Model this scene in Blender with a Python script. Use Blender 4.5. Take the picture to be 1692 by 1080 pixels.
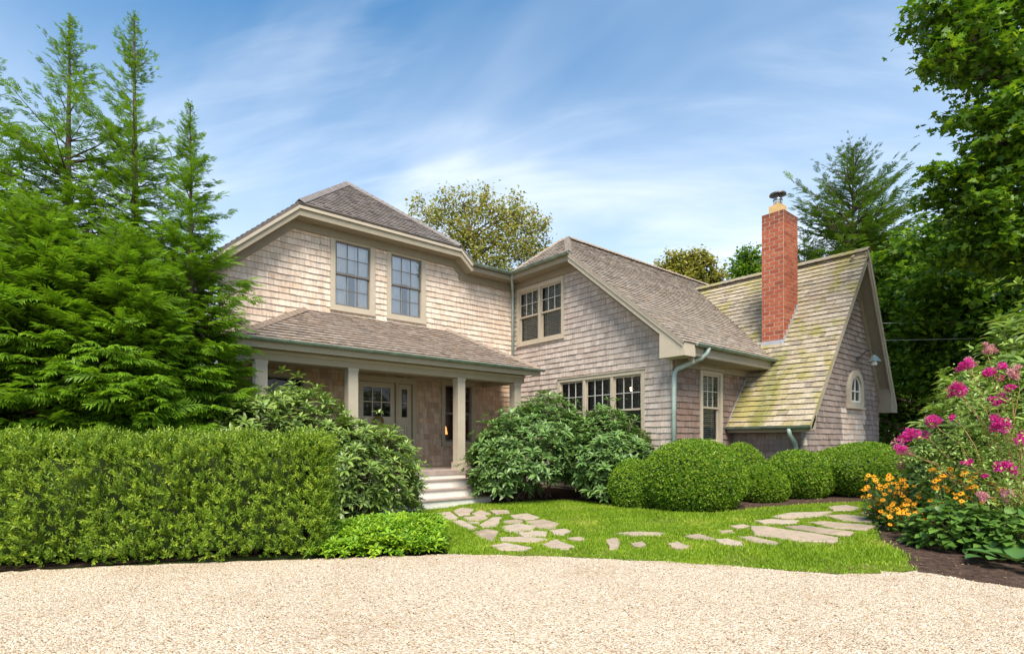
import bpy, math, random
import numpy as np
from mathutils import Vector, Matrix
from mathutils.geometry import tessellate_polygon
random.seed(7); rng = np.random.default_rng(7)
for o in list(bpy.data.objects): bpy.data.objects.remove(o)
SC = bpy.context.scene
COL = SC.collection
S = 0.8                      # layout units -> metres (everything is scaled once, at the end)
R = math.radians
# ------------------------------------------------------------------ camera, world, sun, exposure
cam_d = bpy.data.cameras.new('camera'); CAM = bpy.data.objects.new('camera', cam_d); COL.objects.link(CAM)
CAM.location = (0, 0, 1.6*S); CAM.rotation_euler = (R(90), 0, R(-40.04))
cam_d.sensor_width = 36; cam_d.lens = 36*911/1692; cam_d.shift_y = 190/1692; cam_d.clip_end = 2000; cam_d.clip_start = .05
SC.camera = CAM
SUN_EL, SUN_AZ = R(56), (-0.62, -0.78)          # azimuth of the sun as a ground vector
W = bpy.data.worlds.new('World'); SC.world = W; W.use_nodes = True
def build_world():
    nt = W.node_tree; N = nt.nodes; L = nt.links; N.clear()
    out = N.new('ShaderNodeOutputWorld'); bg = N.new('ShaderNodeBackground'); L.new(bg.outputs[0], out.inputs[0])
    sky = N.new('ShaderNodeTexSky'); sky.sky_type = 'NISHITA'; sky.sun_disc = False
    sky.sun_elevation = SUN_EL; sky.sun_rotation = math.atan2(SUN_AZ[0], SUN_AZ[1])
    sky.air_density = 1.0; sky.dust_density = 0.3; sky.ozone_density = 1.4
    hs = N.new('ShaderNodeHueSaturation'); hs.inputs['Saturation'].default_value = 1.6; hs.inputs['Value'].default_value = .50; hs.inputs['Hue'].default_value = .49
    L.new(sky.outputs[0], hs.inputs['Color'])
    tc = N.new('ShaderNodeTexCoord'); sep = N.new('ShaderNodeSeparateXYZ'); L.new(tc.outputs['Generated'], sep.inputs[0])
    def math_(op, a, b=None, clamp=False):
        m = N.new('ShaderNodeMath'); m.operation = op; m.use_clamp = clamp
        for i, v in enumerate((a, b)):
            if v is None: continue
            if isinstance(v, (int, float)): m.inputs[i].default_value = v
            else: L.new(v, m.inputs[i])
        return m.outputs[0]
    z = math_('MAXIMUM', sep.outputs[2], 0.0)
    k = math_('ADD', z, 0.55)
    comb = N.new('ShaderNodeCombineXYZ')
    L.new(math_('DIVIDE', sep.outputs[0], k), comb.inputs[0]); L.new(math_('DIVIDE', sep.outputs[1], k), comb.inputs[1])
    def cloud(rot, sc, scale, detail, lo, hi):
        rt = N.new('ShaderNodeMapping'); rt.inputs['Rotation'].default_value = (0, 0, rot); L.new(comb.outputs[0], rt.inputs[0])
        mp = N.new('ShaderNodeMapping'); mp.inputs['Scale'].default_value = sc; L.new(rt.outputs[0], mp.inputs[0])
        nz = N.new('ShaderNodeTexNoise'); nz.inputs['Scale'].default_value = scale; nz.inputs['Detail'].default_value = detail
        nz.inputs['Roughness'].default_value = .55; nz.inputs['Distortion'].default_value = .5; L.new(mp.outputs[0], nz.inputs['Vector'])
        mr = N.new('ShaderNodeMapRange'); mr.interpolation_type = 'SMOOTHSTEP'
        mr.inputs[1].default_value = lo; mr.inputs[2].default_value = hi; L.new(nz.outputs[0], mr.inputs[0]); return mr.outputs[0]
    c1 = cloud(R(62), (.55, 1.5, 1), 1.5, 5, .42, .82); c2 = cloud(R(50), (.6, 2.6, 1), 3.0, 7, .45, .85)
    fac = math_('ADD', math_('MULTIPLY', c1, .60), math_('MULTIPLY', c2, .34), True)
    hz = N.new('ShaderNodeMapRange'); hz.interpolation_type = 'SMOOTHSTEP'; L.new(z, hz.inputs[0]); hz.inputs[1].default_value = -.05; hz.inputs[2].default_value = .74; hz.inputs[3].default_value = 1; hz.inputs[4].default_value = 0; haze = hz.outputs[0]
    fac = math_('MULTIPLY', math_('ADD', fac, math_('MULTIPLY', haze, 1.05), True), .9)
    mix = N.new('ShaderNodeMix'); mix.data_type = 'RGBA'; L.new(fac, mix.inputs[0]); L.new(hs.outputs[0], mix.inputs[6])
    mix.inputs[7].default_value = (3.0, 3.15, 3.35, 1)
    L.new(mix.outputs[2], bg.inputs[0]); bg.inputs[1].default_value = 0.15
build_world()
sd = bpy.data.lights.new('sun', 'SUN'); SUN = bpy.data.objects.new('sun', sd); COL.objects.link(SUN)
sd.energy = 2.6; sd.angle = R(30); sd.color = (1, .91, .78)
_v = Vector((SUN_AZ[0], SUN_AZ[1], 0)).normalized()*math.cos(SUN_EL) + Vector((0, 0, math.sin(SUN_EL)))
SUN.rotation_euler = _v.to_track_quat('Z', 'Y').to_euler(); SUN.location = (0, 0, 30)
SC.view_settings.view_transform = 'Standard'; SC.view_settings.look = 'None'; SC.view_settings.gamma = 1
SC.view_settings.exposure = 1.48; SC.view_settings.use_curve_mapping = False
# ------------------------------------------------------------------ materials
class NT:
    def __init__(s, name):
        s.m = bpy.data.materials.new(name); s.m.use_nodes = True; s.t = s.m.node_tree; s.N = s.t.nodes; s.L = s.t.links
        s.b = s.N['Principled BSDF']; s.out = s.N['Material Output']
    def new(s, t, **k):
        n = s.N.new(t)
        for a, v in k.items(): setattr(n, a, v)
        return n
    def set(s, n, i, v):
        if hasattr(v, 'is_linked') or isinstance(v, bpy.types.NodeSocket): s.L.new(v, n.inputs[i])
        else: n.inputs[i].default_value = v
    def math(s, op, a, b=0.0, clamp=False):
        n = s.new('ShaderNodeMath', operation=op, use_clamp=clamp); s.set(n, 0, a); s.set(n, 1, b); return n.outputs[0]
    def pos(s, scale=(1, 1, 1)):
        g = s.new('ShaderNodeNewGeometry'); mp = s.new('ShaderNodeMapping'); s.L.new(g.outputs['Position'], mp.inputs[0])
        mp.inputs['Scale'].default_value = tuple(c/S for c in scale); return mp.outputs[0]
    def noise(s, vec, scale=1, detail=4, rough=.55, dist=0):
        n = s.new('ShaderNodeTexNoise'); s.L.new(vec, n.inputs['Vector'])
        n.inputs['Scale'].default_value = scale; n.inputs['Detail'].default_value = detail; n.inputs['Roughness'].default_value = rough
        n.inputs['Distortion'].default_value = dist; return n.outputs[0]
    def mr(s, v, a, b, c=0, d=1, smooth=True):
        n = s.new('ShaderNodeMapRange'); n.interpolation_type = 'SMOOTHSTEP' if smooth else 'LINEAR'
        for i, x in enumerate((v, a, b, c, d)): s.set(n, i, x)
        return n.outputs[0]
    def ramp(s, v, cols):
        n = s.new('ShaderNodeValToRGB'); e = n.color_ramp.elements
        while len(e) < len(cols): e.new(.5)
        for i, c in enumerate(cols):
            e[i].position = c[0]; e[i].color = (*c[1], 1)
        s.L.new(v, n.inputs[0]); return n.outputs[0]
    def mix(s, f, a, b, blend='MIX'):
        n = s.new('ShaderNodeMix', data_type='RGBA', blend_type=blend)
        for i, v in ((0, f), (6, a), (7, b)):
            if isinstance(v, tuple) and len(v) == 3: v = (*v, 1)
            s.set(n, i, v)
        return n.outputs[2]
    def rnd(s):
        a = s.new('ShaderNodeAttribute', attribute_name='rnd'); o = s.new('ShaderNodeObjectInfo')
        return s.math('FRACT', s.math('ADD', a.outputs['Fac'], o.outputs['Random']))
    def bump(s, h, dist=.01, strength=1):
        n = s.new('ShaderNodeBump'); n.inputs['Distance'].default_value = dist; n.inputs['Strength'].default_value = strength
        s.L.new(h, n.inputs['Height']); s.L.new(n.outputs[0], s.b.inputs['Normal'])
    def col(s, c): s.set(s.b, 'Base Color', (*c, 1) if isinstance(c, tuple) else c)
    def rough(s, r, spec=.3): s.set(s.b, 'Roughness', r); s.b.inputs['Specular IOR Level'].default_value = spec
def lerp3(a, k): return tuple(min(1, x*k) for x in a)
def shingle_mat(name, base, spread=.35, warm=(1.12, .98, .86), vertical=True, moss=0, stain=.35):
    n = NT(name); r = n.rnd(); d = lerp3(base, 1-spread); l = lerp3(base, 1+spread*.6); w = tuple(a*b for a, b in zip(base, warm))
    c = n.ramp(r, [(0, d), (.22, base), (.45, lerp3(w, .9)), (.7, lerp3(base, 1.1)), (1, l)])
    g = n.noise(n.pos((14, 14, 1.6) if vertical else (9, 9, 5)), 1.6, 5, .65)
    c = n.mix(1.0, c, n.ramp(g, [(.25, (.62, .6, .58)), (.6, (1.05, 1.04, 1.02))]), 'MULTIPLY')
    st = n.noise(n.pos((1.3, 1.3, .5)), 1.0, 4, .6, .6)
    c = n.mix(n.mr(st, .55, .75, 0, stain), c, lerp3(base, .5))
    if moss:
        p = n.pos(); sx = n.new('ShaderNodeSeparateXYZ'); n.L.new(p, sx.inputs[0])
        ns = n.noise(n.pos((.9, .9, .5)), 1.5, 5, .6, .8)
        c = n.mix(n.mr(ns, .44, .64, 0, .72*moss), c, (.28, .25, .05))
        band = n.math('SUBTRACT', 1.0, n.mr(n.math('ABSOLUTE', n.math('ADD', n.math('SUBTRACT', sx.outputs[1], 7.16), n.math('MULTIPLY', n.math('SUBTRACT', ns, .5), 1.1))), .02, .38))
        low = n.math('SUBTRACT', 1.0, n.mr(sx.outputs[0], 16.1, 16.5))
        c = n.mix(n.math('MULTIPLY', n.math('MULTIPLY', band, low), .7*moss), c, (.15, .16, .02))
        sp = n.noise(n.pos((5, 5, 5)), 2.2, 3, .7)
        c = n.mix(n.mr(sp, .62, .70, 0, .5), c, (.62, .58, .48))
    n.col(c); n.rough(.85, .2)
    n.bump(n.noise(n.pos((40, 40, 4) if vertical else (25, 25, 12)), 1.5, 4), .006, .6); return n.m
def plain(name, c, rough=.6, spec=.3, var=.12, metal=0, scale=4, bump=0):
    n = NT(name); ns = n.noise(n.pos(), scale, 5, .6)
    n.col(n.mix(n.mr(ns, .3, .7), lerp3(c, 1-var), lerp3(c, 1+var))); n.rough(rough, spec); n.b.inputs['Metallic'].default_value = metal
    if bump: n.bump(n.noise(n.pos(), 25, 4), .004, bump)
    return n.m
def leaf_mat(name, stops, trans=.3, rough=.5, tip=None, spec=.35, shuffle=True):
    n = NT(name); r = n.rnd() if shuffle else n.new('ShaderNodeAttribute', attribute_name='rnd').outputs['Fac']; k = len(stops); gr = (.93, 1.06, .72) if stops[0][1] > stops[0][0]*1.3 else (1, 1, 1); stops = [tuple(a*b for a, b in zip(s_, gr)) for s_ in stops]
    c = n.ramp(r, [(i/(k-1), s) for i, s in enumerate(stops)])
    if tip:
        a = n.new('ShaderNodeAttribute', attribute_name='tip'); c = n.mix(n.math('MULTIPLY', a.outputs['Fac'], tip[3]), c, tip[:3])
    n.col(c); n.rough(rough, spec)
    t = n.new('ShaderNodeBsdfTranslucent'); n.L.new(n.mix(1.0, c, (1.25, 1.2, .6), 'MULTIPLY'), t.inputs[0])
    m = n.new('ShaderNodeMixShader'); m.inputs[0].default_value = trans
    n.L.new(n.b.outputs[0], m.inputs[1]); n.L.new(t.outputs[0], m.inputs[2]); n.L.new(m.outputs[0], n.out.inputs[0]); return n.m
def glass_mat(name='window_glass', tint=(.86, .9, .92), k=.8):
    n = NT(name); fr = n.new('ShaderNodeFresnel'); fr.inputs[0].default_value = 1.6
    tr = n.new('ShaderNodeBsdfTransparent'); tr.inputs[0].default_value = (*tint, 1)
    gl = n.new('ShaderNodeBsdfGlossy'); gl.inputs['Roughness'].default_value = .02
    m = n.new('ShaderNodeMixShader'); n.L.new(n.math('MULTIPLY', fr.outputs[0], k, True), m.inputs[0])
    n.L.new(tr.outputs[0], m.inputs[1]); n.L.new(gl.outputs[0], m.inputs[2]); n.L.new(m.outputs[0], n.out.inputs[0])
    return n.m
def emit_mat(name, c, st):
    n = NT(name); n.col(c); n.b.inputs['Emission Color'].default_value = (*c, 1); n.b.inputs['Emission Strength'].default_value = st; return n.m
M = {}
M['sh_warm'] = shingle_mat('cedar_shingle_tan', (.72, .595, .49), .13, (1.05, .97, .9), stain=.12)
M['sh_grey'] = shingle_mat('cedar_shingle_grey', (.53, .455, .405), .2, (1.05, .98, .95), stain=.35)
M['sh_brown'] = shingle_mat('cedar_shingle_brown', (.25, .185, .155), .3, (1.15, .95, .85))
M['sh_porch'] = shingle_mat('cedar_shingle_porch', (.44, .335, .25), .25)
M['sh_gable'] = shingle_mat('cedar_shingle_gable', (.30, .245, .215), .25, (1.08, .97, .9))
M['sh_new'] = shingle_mat('cedar_shingle_new', (.66, .56, .47), .12, stain=.05)
M['rf_slate'] = shingle_mat('roof_shingle_grey', (.20, .18, .17), .3, (1.1, 1, .92), False)
M['rf_porch'] = shingle_mat('roof_shingle_porch', (.26, .215, .18), .3, (1.1, 1, .9), False)
M['rf_main'] = shingle_mat('roof_shingle_main', (.335, .29, .245), .3, (1.1, 1, .88), False)
M['rf_moss'] = shingle_mat('roof_shingle_mossy', (.39, .335, .255), .32, (1.06, 1, .9), False, moss=1)
M['endgrain_shade'] = plain('end_grain_and_shadow', (.085, .068, .055), .95, .1, .3)  # dark butt ends: weathered grain, with the shadow line under each course painted in
M['trim'] = plain('trim_paint', (.33, .285, .205), .55, .3, .05)
M['trim_light'] = plain('trim_paint_light', (.48, .415, .315), .55, .3, .05)
M['soffit'] = plain('soffit_paint', (.27, .23, .165), .6, .3, .05)
M['door'] = plain('door_paint', (.36, .32, .24), .45, .4, .04)
M['copper'] = plain('copper_patina', (.20, .26, .21), .5, .5, .25, .3)
M['verdigris'] = plain('downspout_patina', (.36, .44, .39), .5, .5, .12, .2)
M['white'] = plain('white_paint', (.74, .71, .64), .5, .35, .06)
M['tread'] = plain('tread_wood', (.36, .29, .25), .6, .3, .15)
M['muntin'] = plain('muntin_paint', (.55, .53, .48), .5)
M['muntin_dark'] = plain('muntin_dark_paint', (.16, .145, .13), .5)
M['glass'] = glass_mat(); M['glass_sky'] = glass_mat('sky_boost_glass', (.95, .96, .97), 5.0)  # second glass: sky reflection boosted so the upper front panes look paler
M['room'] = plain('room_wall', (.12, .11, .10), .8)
M['curtain'] = plain('curtain_cloth', (.88, .89, .88), .9, .1, .05)
M['blind'] = plain('blind_slats', (.45, .46, .40), .6)
M['blind_mid'] = plain('blind_slats_mid', (.20, .20, .17), .6)
M['blind_dark'] = plain('blind_slats_dark', (.17, .175, .18), .6)
M['lead'] = plain('lead_flashing', (.50, .52, .55), .45, .5, .12, .4, 8)
M['mortar'] = plain('mortar', (.48, .36, .28), .9, .2, .15, 0, 9)
M['flue'] = plain('clay_flue', (.56, .38, .17), .8, .2, .15)
M['steel'] = plain('stainless_steel', (.62, .64, .66), .3, .5, .1, .9)
M['iron'] = plain('dark_metal', (.10, .10, .10), .5, .4, .1, .5)
n = NT('red_brick'); r_ = n.rnd()
c_ = n.ramp(r_, [(0, (.26, .065, .035)), (.3, (.40, .095, .045)), (.65, (.47, .125, .06)), (1, (.52, .175, .085))])
p_ = n.pos(); s_ = n.new('ShaderNodeSeparateXYZ'); n.L.new(p_, s_.inputs[0])
so = n.math('MULTIPLY', n.mr(n.math('ADD', s_.outputs[2], n.noise(n.pos(), 3, 4)), 8.45, 9.1), .8)
n.col(n.mix(so, n.mix(n.mr(n.noise(n.pos(), 30, 4), .35, .7), c_, lerp3((.4, .12, .07), .75)), (.07, .045, .035))); n.rough(.9, .2); n.bump(n.noise(n.pos(), 60, 3), .004, .6)
M['brick'] = n.m
# ground materials
n = NT('pea_gravel'); vo = n.new('ShaderNodeTexVoronoi'); n.L.new(n.pos(), vo.inputs['Vector']); vo.inputs['Scale'].default_value = 64
vr = n.new('ShaderNodeSeparateColor'); n.L.new(vo.outputs['Color'], vr.inputs[0])
gc = n.ramp(vr.outputs[0], [(0, (.20, .13, .08)), (.10, (.46, .33, .21)), (.35, (.61, .49, .345)), (.75, (.71, .60, .45)), (1, (.80, .72, .60))])
big = n.noise(n.pos((1, 1, 1)), .7, 5, .6); fine = n.noise(n.pos(), 9, 4, .7)
gc = n.mix(n.mr(big, .45, .7, 0, .35), gc, (.42, .29, .18)); gc = n.mix(n.mr(fine, .58, .75, 0, .45), gc, (.30, .20, .13))
n.col(gc); n.rough(.85, .2); n.bump(n.math('SUBTRACT', 1.0, vo.outputs['Distance']), .02, .9); M['gravel'] = n.m
n = NT('mulch_soil'); v = n.noise(n.pos(), 12, 6, .7)
n.col(n.ramp(v, [(.3, (.035, .022, .016)), (.55, (.10, .065, .048)), (.75, (.20, .13, .095))])); n.rough(.95, .1); n.bump(n.noise(n.pos(), 22, 5, .7), .04, 1); M['mulch'] = n.m
n = NT('turf'); v = n.noise(n.pos(), 5, 6, .7); v2 = n.noise(n.pos(), .9, 4)
n.col(n.mix(n.mr(v2, .5, .7, 0, .5), n.ramp(v, [(.3, (.06, .085, .012)), (.6, (.15, .19, .025)), (.8, (.22, .2, .05))]), (.26, .21, .09))); n.rough(.9, .1); n.bump(n.noise(n.pos(), 40, 4), .03, .8); M['turf'] = n.m
n = NT('far_ground'); v = n.noise(n.pos(), .6, 6, .7)
n.col(n.ramp(v, [(.35, (.03, .05, .012)), (.7, (.08, .10, .03))])); n.rough(.95, .1); M['ground'] = n.m
n = NT('bluestone'); v = n.noise(n.pos(), 2.2, 6, .65); r_ = n.rnd()
c_ = n.mix(n.mr(v, .35, .7), n.ramp(r_, [(0, (.27, .215, .16)), (.5, (.36, .29, .22)), (1, (.42, .355, .29))]), (.42, .33, .24))
n.col(n.mix(n.mr(n.noise(n.pos(), 9, 5), .5, .72, 0, .6), c_, (.19, .165, .11))); n.rough(.85, .25); n.bump(n.noise(n.pos(), 10, 5), .02, .5); M['stone'] = n.m
n = NT('pebble'); n.col(n.ramp(n.rnd(), [(0, (.13, .085, .055)), (.18, (.45, .30, .18)), (.5, (.62, .45, .30)), (.8, (.72, .57, .42)), (1, (.82, .73, .60))])); n.rough(.8, .2); M['pebble'] = n.m
M['bark'] = plain('bark', (.15, .11, .085), .95, .1, .4, 0, 9, 1)
M['bark_tan'] = plain('bark_tan', (.42, .24, .13), .8, .2, .3, 0, 9, 1)
M['stem'] = plain('green_stem', (.12, .17, .05), .7, .2, .2)
M['lf_arb'] = leaf_mat('arborvitae_leaf', [(.045, .11, .010), (.08, .18, .014), (.14, .26, .018)], .32, .5, (.27, .47, .03, .8))
M['lf_hedge'] = leaf_mat('hedge_leaf', [(.05, .11, .012), (.12, .21, .02), (.22, .31, .03), (.34, .40, .05)], .28, .4, (.37, .46, .06, .45))
M['lf_box'] = leaf_mat('boxwood_leaf', [(.065, .14, .012), (.13, .235, .02), (.22, .33, .03), (.36, .43, .06)], .28, .35)
M['lf_rhodo'] = leaf_mat('rhododendron_leaf', [(.05, .115, .035), (.09, .18, .055), (.14, .245, .075), (.21, .31, .11)], .2, .34, (.30, .38, .15, .45), .45)
M['lf_rhodo_y'] = leaf_mat('rhododendron_leaf_light', [(.07, .135, .03), (.13, .215, .045), (.21, .30, .065), (.31, .37, .11)], .22, .34, (.40, .45, .17, .45), .45)
M['lf_rhodo_b'] = leaf_mat('rhododendron_leaf_pale', [(.12, .21, .04), (.2, .31, .06), (.29, .39, .10), (.38, .45, .16)], .25, .34, (.45, .5, .2, .45), .45)
M['lf_cover'] = leaf_mat('groundcover_leaf', [(.13, .25, .02), (.23, .37, .03), (.38, .48, .05)], .25, .4)
M['lf_maple'] = leaf_mat('maple_leaf', [(.045, .10, .015), (.08, .165, .02), (.145, .245, .025), (.25, .34, .03)], .42, .45)
M['lf_dark'] = leaf_mat('shade_tree_leaf', [(.05, .095, .012), (.09, .155, .016), (.16, .23, .02)], .3, .5)
M['lf_olive'] = leaf_mat('pale_tree_leaf', [(.17, .20, .04), (.27, .30, .05), (.38, .37, .08), (.38, .29, .13)], .4, .5)
M['lf_ced'] = leaf_mat('cedar_needles', [(.03, .08, .018), (.06, .135, .022), (.10, .19, .025)], .28, .5, (.20, .29, .035, .5))
M['lf_peren'] = leaf_mat('perennial_leaf', [(.055, .115, .03), (.10, .185, .04), (.16, .25, .06)], .22, .4)
M['lf_hosta'] = leaf_mat('hosta_leaf', [(.06, .12, .05), (.09, .17, .06), (.11, .2, .07)], .15, .4)
M['grass'] = leaf_mat('grass_blade', [(.13, .20, .015), (.22, .32, .02), (.31, .40, .025), (.48, .42, .13)], .3, .5, shuffle=False)
M['petal_y'] = plain('yellow_petal', (.76, .32, .008), .6, .2, .2)
M['petal_c'] = plain('dark_cone', (.035, .014, .008), .8)
M['petal_p'] = leaf_mat('magenta_petal', [(.50, .015, .22), (.66, .03, .34), (.72, .09, .42)], .25, .6)
M['petal_f'] = leaf_mat('faded_petal', [(.55, .25, .30), (.6, .35, .33), (.62, .2, .36)], .25, .6)
M['wreath'] = leaf_mat('wreath_leaf', [(.12, .09, .02), (.25, .18, .04)], .1, .6)
M['lampshade'] = emit_mat('lamp_shade', (1, .36, .10), .8)
M['bulb'] = emit_mat('lit_bulb', (1, .62, .30), 18)
M['wire'] = plain('wire_sheath', (.5, .5, .48), .6)
M['fence'] = plain('fence_wood', (.22, .19, .15), .85)
# ------------------------------------------------------------------ object helpers
def link(o, parent=None):
    COL.objects.link(o)
    if parent is not None:
        o.parent = parent; rt = parent
        o.matrix_parent_inverse = Matrix.Identity(4) if parent.parent is not None or parent.type != 'EMPTY' else Matrix.Translation(-Vector(parent.location))
    return o
def tag(o, label=None, cat=None, group=None, kind=None):
    for k, v in (('label', label), ('category', cat), ('group', group), ('kind', kind)):
        if v: o[k] = v
    return o
def thing(name, label, cat, loc=(0, 0, 0), group=None):
    o = bpy.data.objects.new(name, None); o.empty_display_size = .1; COL.objects.link(o); o.location = loc
    return tag(o, label, cat, group)
def obj(name, verts, faces, mat, parent=None, rnd=None, kind=None, smooth=False, mi=None):
    me = bpy.data.meshes.new(name); me.from_pydata([tuple(v) for v in verts], [], faces)
    mats = mat if isinstance(mat, (list, tuple)) else [mat]
    for m in mats: me.materials.append(m)
    if rnd is not None: me.attributes.new('rnd', 'FLOAT', 'FACE').data.foreach_set('value', rnd)
    if smooth: me.polygons.foreach_set('use_smooth', [True]*len(me.polygons))
    if mi is not None: me.polygons.foreach_set('material_index', mi)
    o = bpy.data.objects.new(name, me); link(o, parent)
    if kind: o['kind'] = kind
    return o
def np_mesh(name, V, F, mat, parent=None, rnd=None, tip=None, kind=None, smooth=False):
    V = np.asarray(V, np.float32); F = np.asarray(F, np.int32); k = F.shape[1]
    me = bpy.data.meshes.new(name); me.vertices.add(len(V)); me.vertices.foreach_set('co', V.ravel())
    me.loops.add(F.size); me.loops.foreach_set('vertex_index', F.ravel())
    me.polygons.add(len(F)); me.polygons.foreach_set('loop_start', np.arange(0, F.size, k, dtype=np.int32))
    me.update(calc_edges=True)
    mats = mat if isinstance(mat, (list, tuple)) else [mat]
    for m in mats: me.materials.append(m)
    if rnd is not None: me.attributes.new('rnd', 'FLOAT', 'FACE').data.foreach_set('value', np.asarray(rnd, np.float32))
    if tip is not None: me.attributes.new('tip', 'FLOAT', 'POINT').data.foreach_set('value', np.asarray(tip, np.float32))
    if smooth: me.polygons.foreach_set('use_smooth', np.ones(len(F), bool))
    o = bpy.data.objects.new(name, me); link(o, parent)
    if kind: o['kind'] = kind
    return o
class MB:
    def __init__(s): s.v = []; s.f = []
    def bar(s, p, a, b, c):
        p, a, b, c = map(Vector, (p, a, b, c)); i = len(s.v)
        s.v += [p, p+a, p+a+b, p+b, p+c, p+a+c, p+a+b+c, p+b+c]
        s.f += [tuple(i+j for j in q) for q in ((0, 3, 2, 1), (4, 5, 6, 7), (0, 1, 5, 4), (1, 2, 6, 5), (2, 3, 7, 6), (3, 0, 4, 7))]; return s
    def box(s, x0, x1, y0, y1, z0, z1): return s.bar((x0, y0, z0), (x1-x0, 0, 0), (0, y1-y0, 0), (0, 0, z1-z0))
    def tube(s, pts, rad, n=8, cap=True):
        pts = [Vector(p) for p in pts]; rad = rad if isinstance(rad, (list, tuple)) else [rad]*len(pts); i0 = len(s.v)
        prev = None
        for j, p in enumerate(pts):
            d = (pts[min(j+1, len(pts)-1)]-pts[max(j-1, 0)]).normalized()
            a = d.cross(Vector((0, 0, 1)) if abs(d.z) < .9 else Vector((1, 0, 0))).normalized() if prev is None else (prev-d*prev.dot(d)).normalized()
            prev = a; b = d.cross(a)
            for k in range(n):
                t = 2*math.pi*k/n; s.v.append(p+(a*math.cos(t)+b*math.sin(t))*rad[j])
        for j in range(len(pts)-1):
            for k in range(n):
                q = i0+j*n; s.f.append((q+k, q+(k+1) % n, q+n+(k+1) % n, q+n+k))
        if cap: s.f.append(tuple(range(i0+n-1, i0-1, -1))); s.f.append(tuple(range(len(s.v)-n, len(s.v))))
        return s
    def prism(s, poly, ext):
        i = len(s.v); n = len(poly); ext = Vector(ext)
        s.v += [Vector(p) for p in poly]+[Vector(p)+ext for p in poly]
        s.f += [tuple(range(i+n-1, i-1, -1)), tuple(range(i+n, i+2*n))]+[(i+k, i+(k+1) % n, i+n+(k+1) % n, i+n+k) for k in range(n)]; return s
    def obj(s, name, mat, parent=None, smooth=False, kind=None): return obj(name, s.v, s.f, mat, parent, None, kind, smooth)
def gz(x): return .045*min(max(x-7.5, 0), 8.5)
def clip2(poly, a, b, c):                    # keep a*x+b*y <= c
    out = []
    for i in range(len(poly)):
        p, q = poly[i], poly[(i+1) % len(poly)]; dp = a*p[0]+b*p[1]-c; dq = a*q[0]+b*q[1]-c
        if dp <= 0: out.append(p)
        if (dp < 0 < dq) or (dq < 0 < dp):
            t = dp/(dp-dq); out.append((p[0]+(q[0]-p[0])*t, p[1]+(q[1]-p[1])*t))
    return out
def clip_convex(poly, cv):
    ar = sum(cv[i][0]*cv[(i+1) % len(cv)][1]-cv[(i+1) % len(cv)][0]*cv[i][1] for i in range(len(cv)))
    cv = cv if ar > 0 else cv[::-1]
    for i in range(len(cv)):
        (x0, y0), (x1, y1) = cv[i], cv[(i+1) % len(cv)]
        poly = clip2(poly, y1-y0, -(x1-x0), (y1-y0)*x0-(x1-x0)*y0)
        if len(poly) < 3: return []
    return poly
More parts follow.
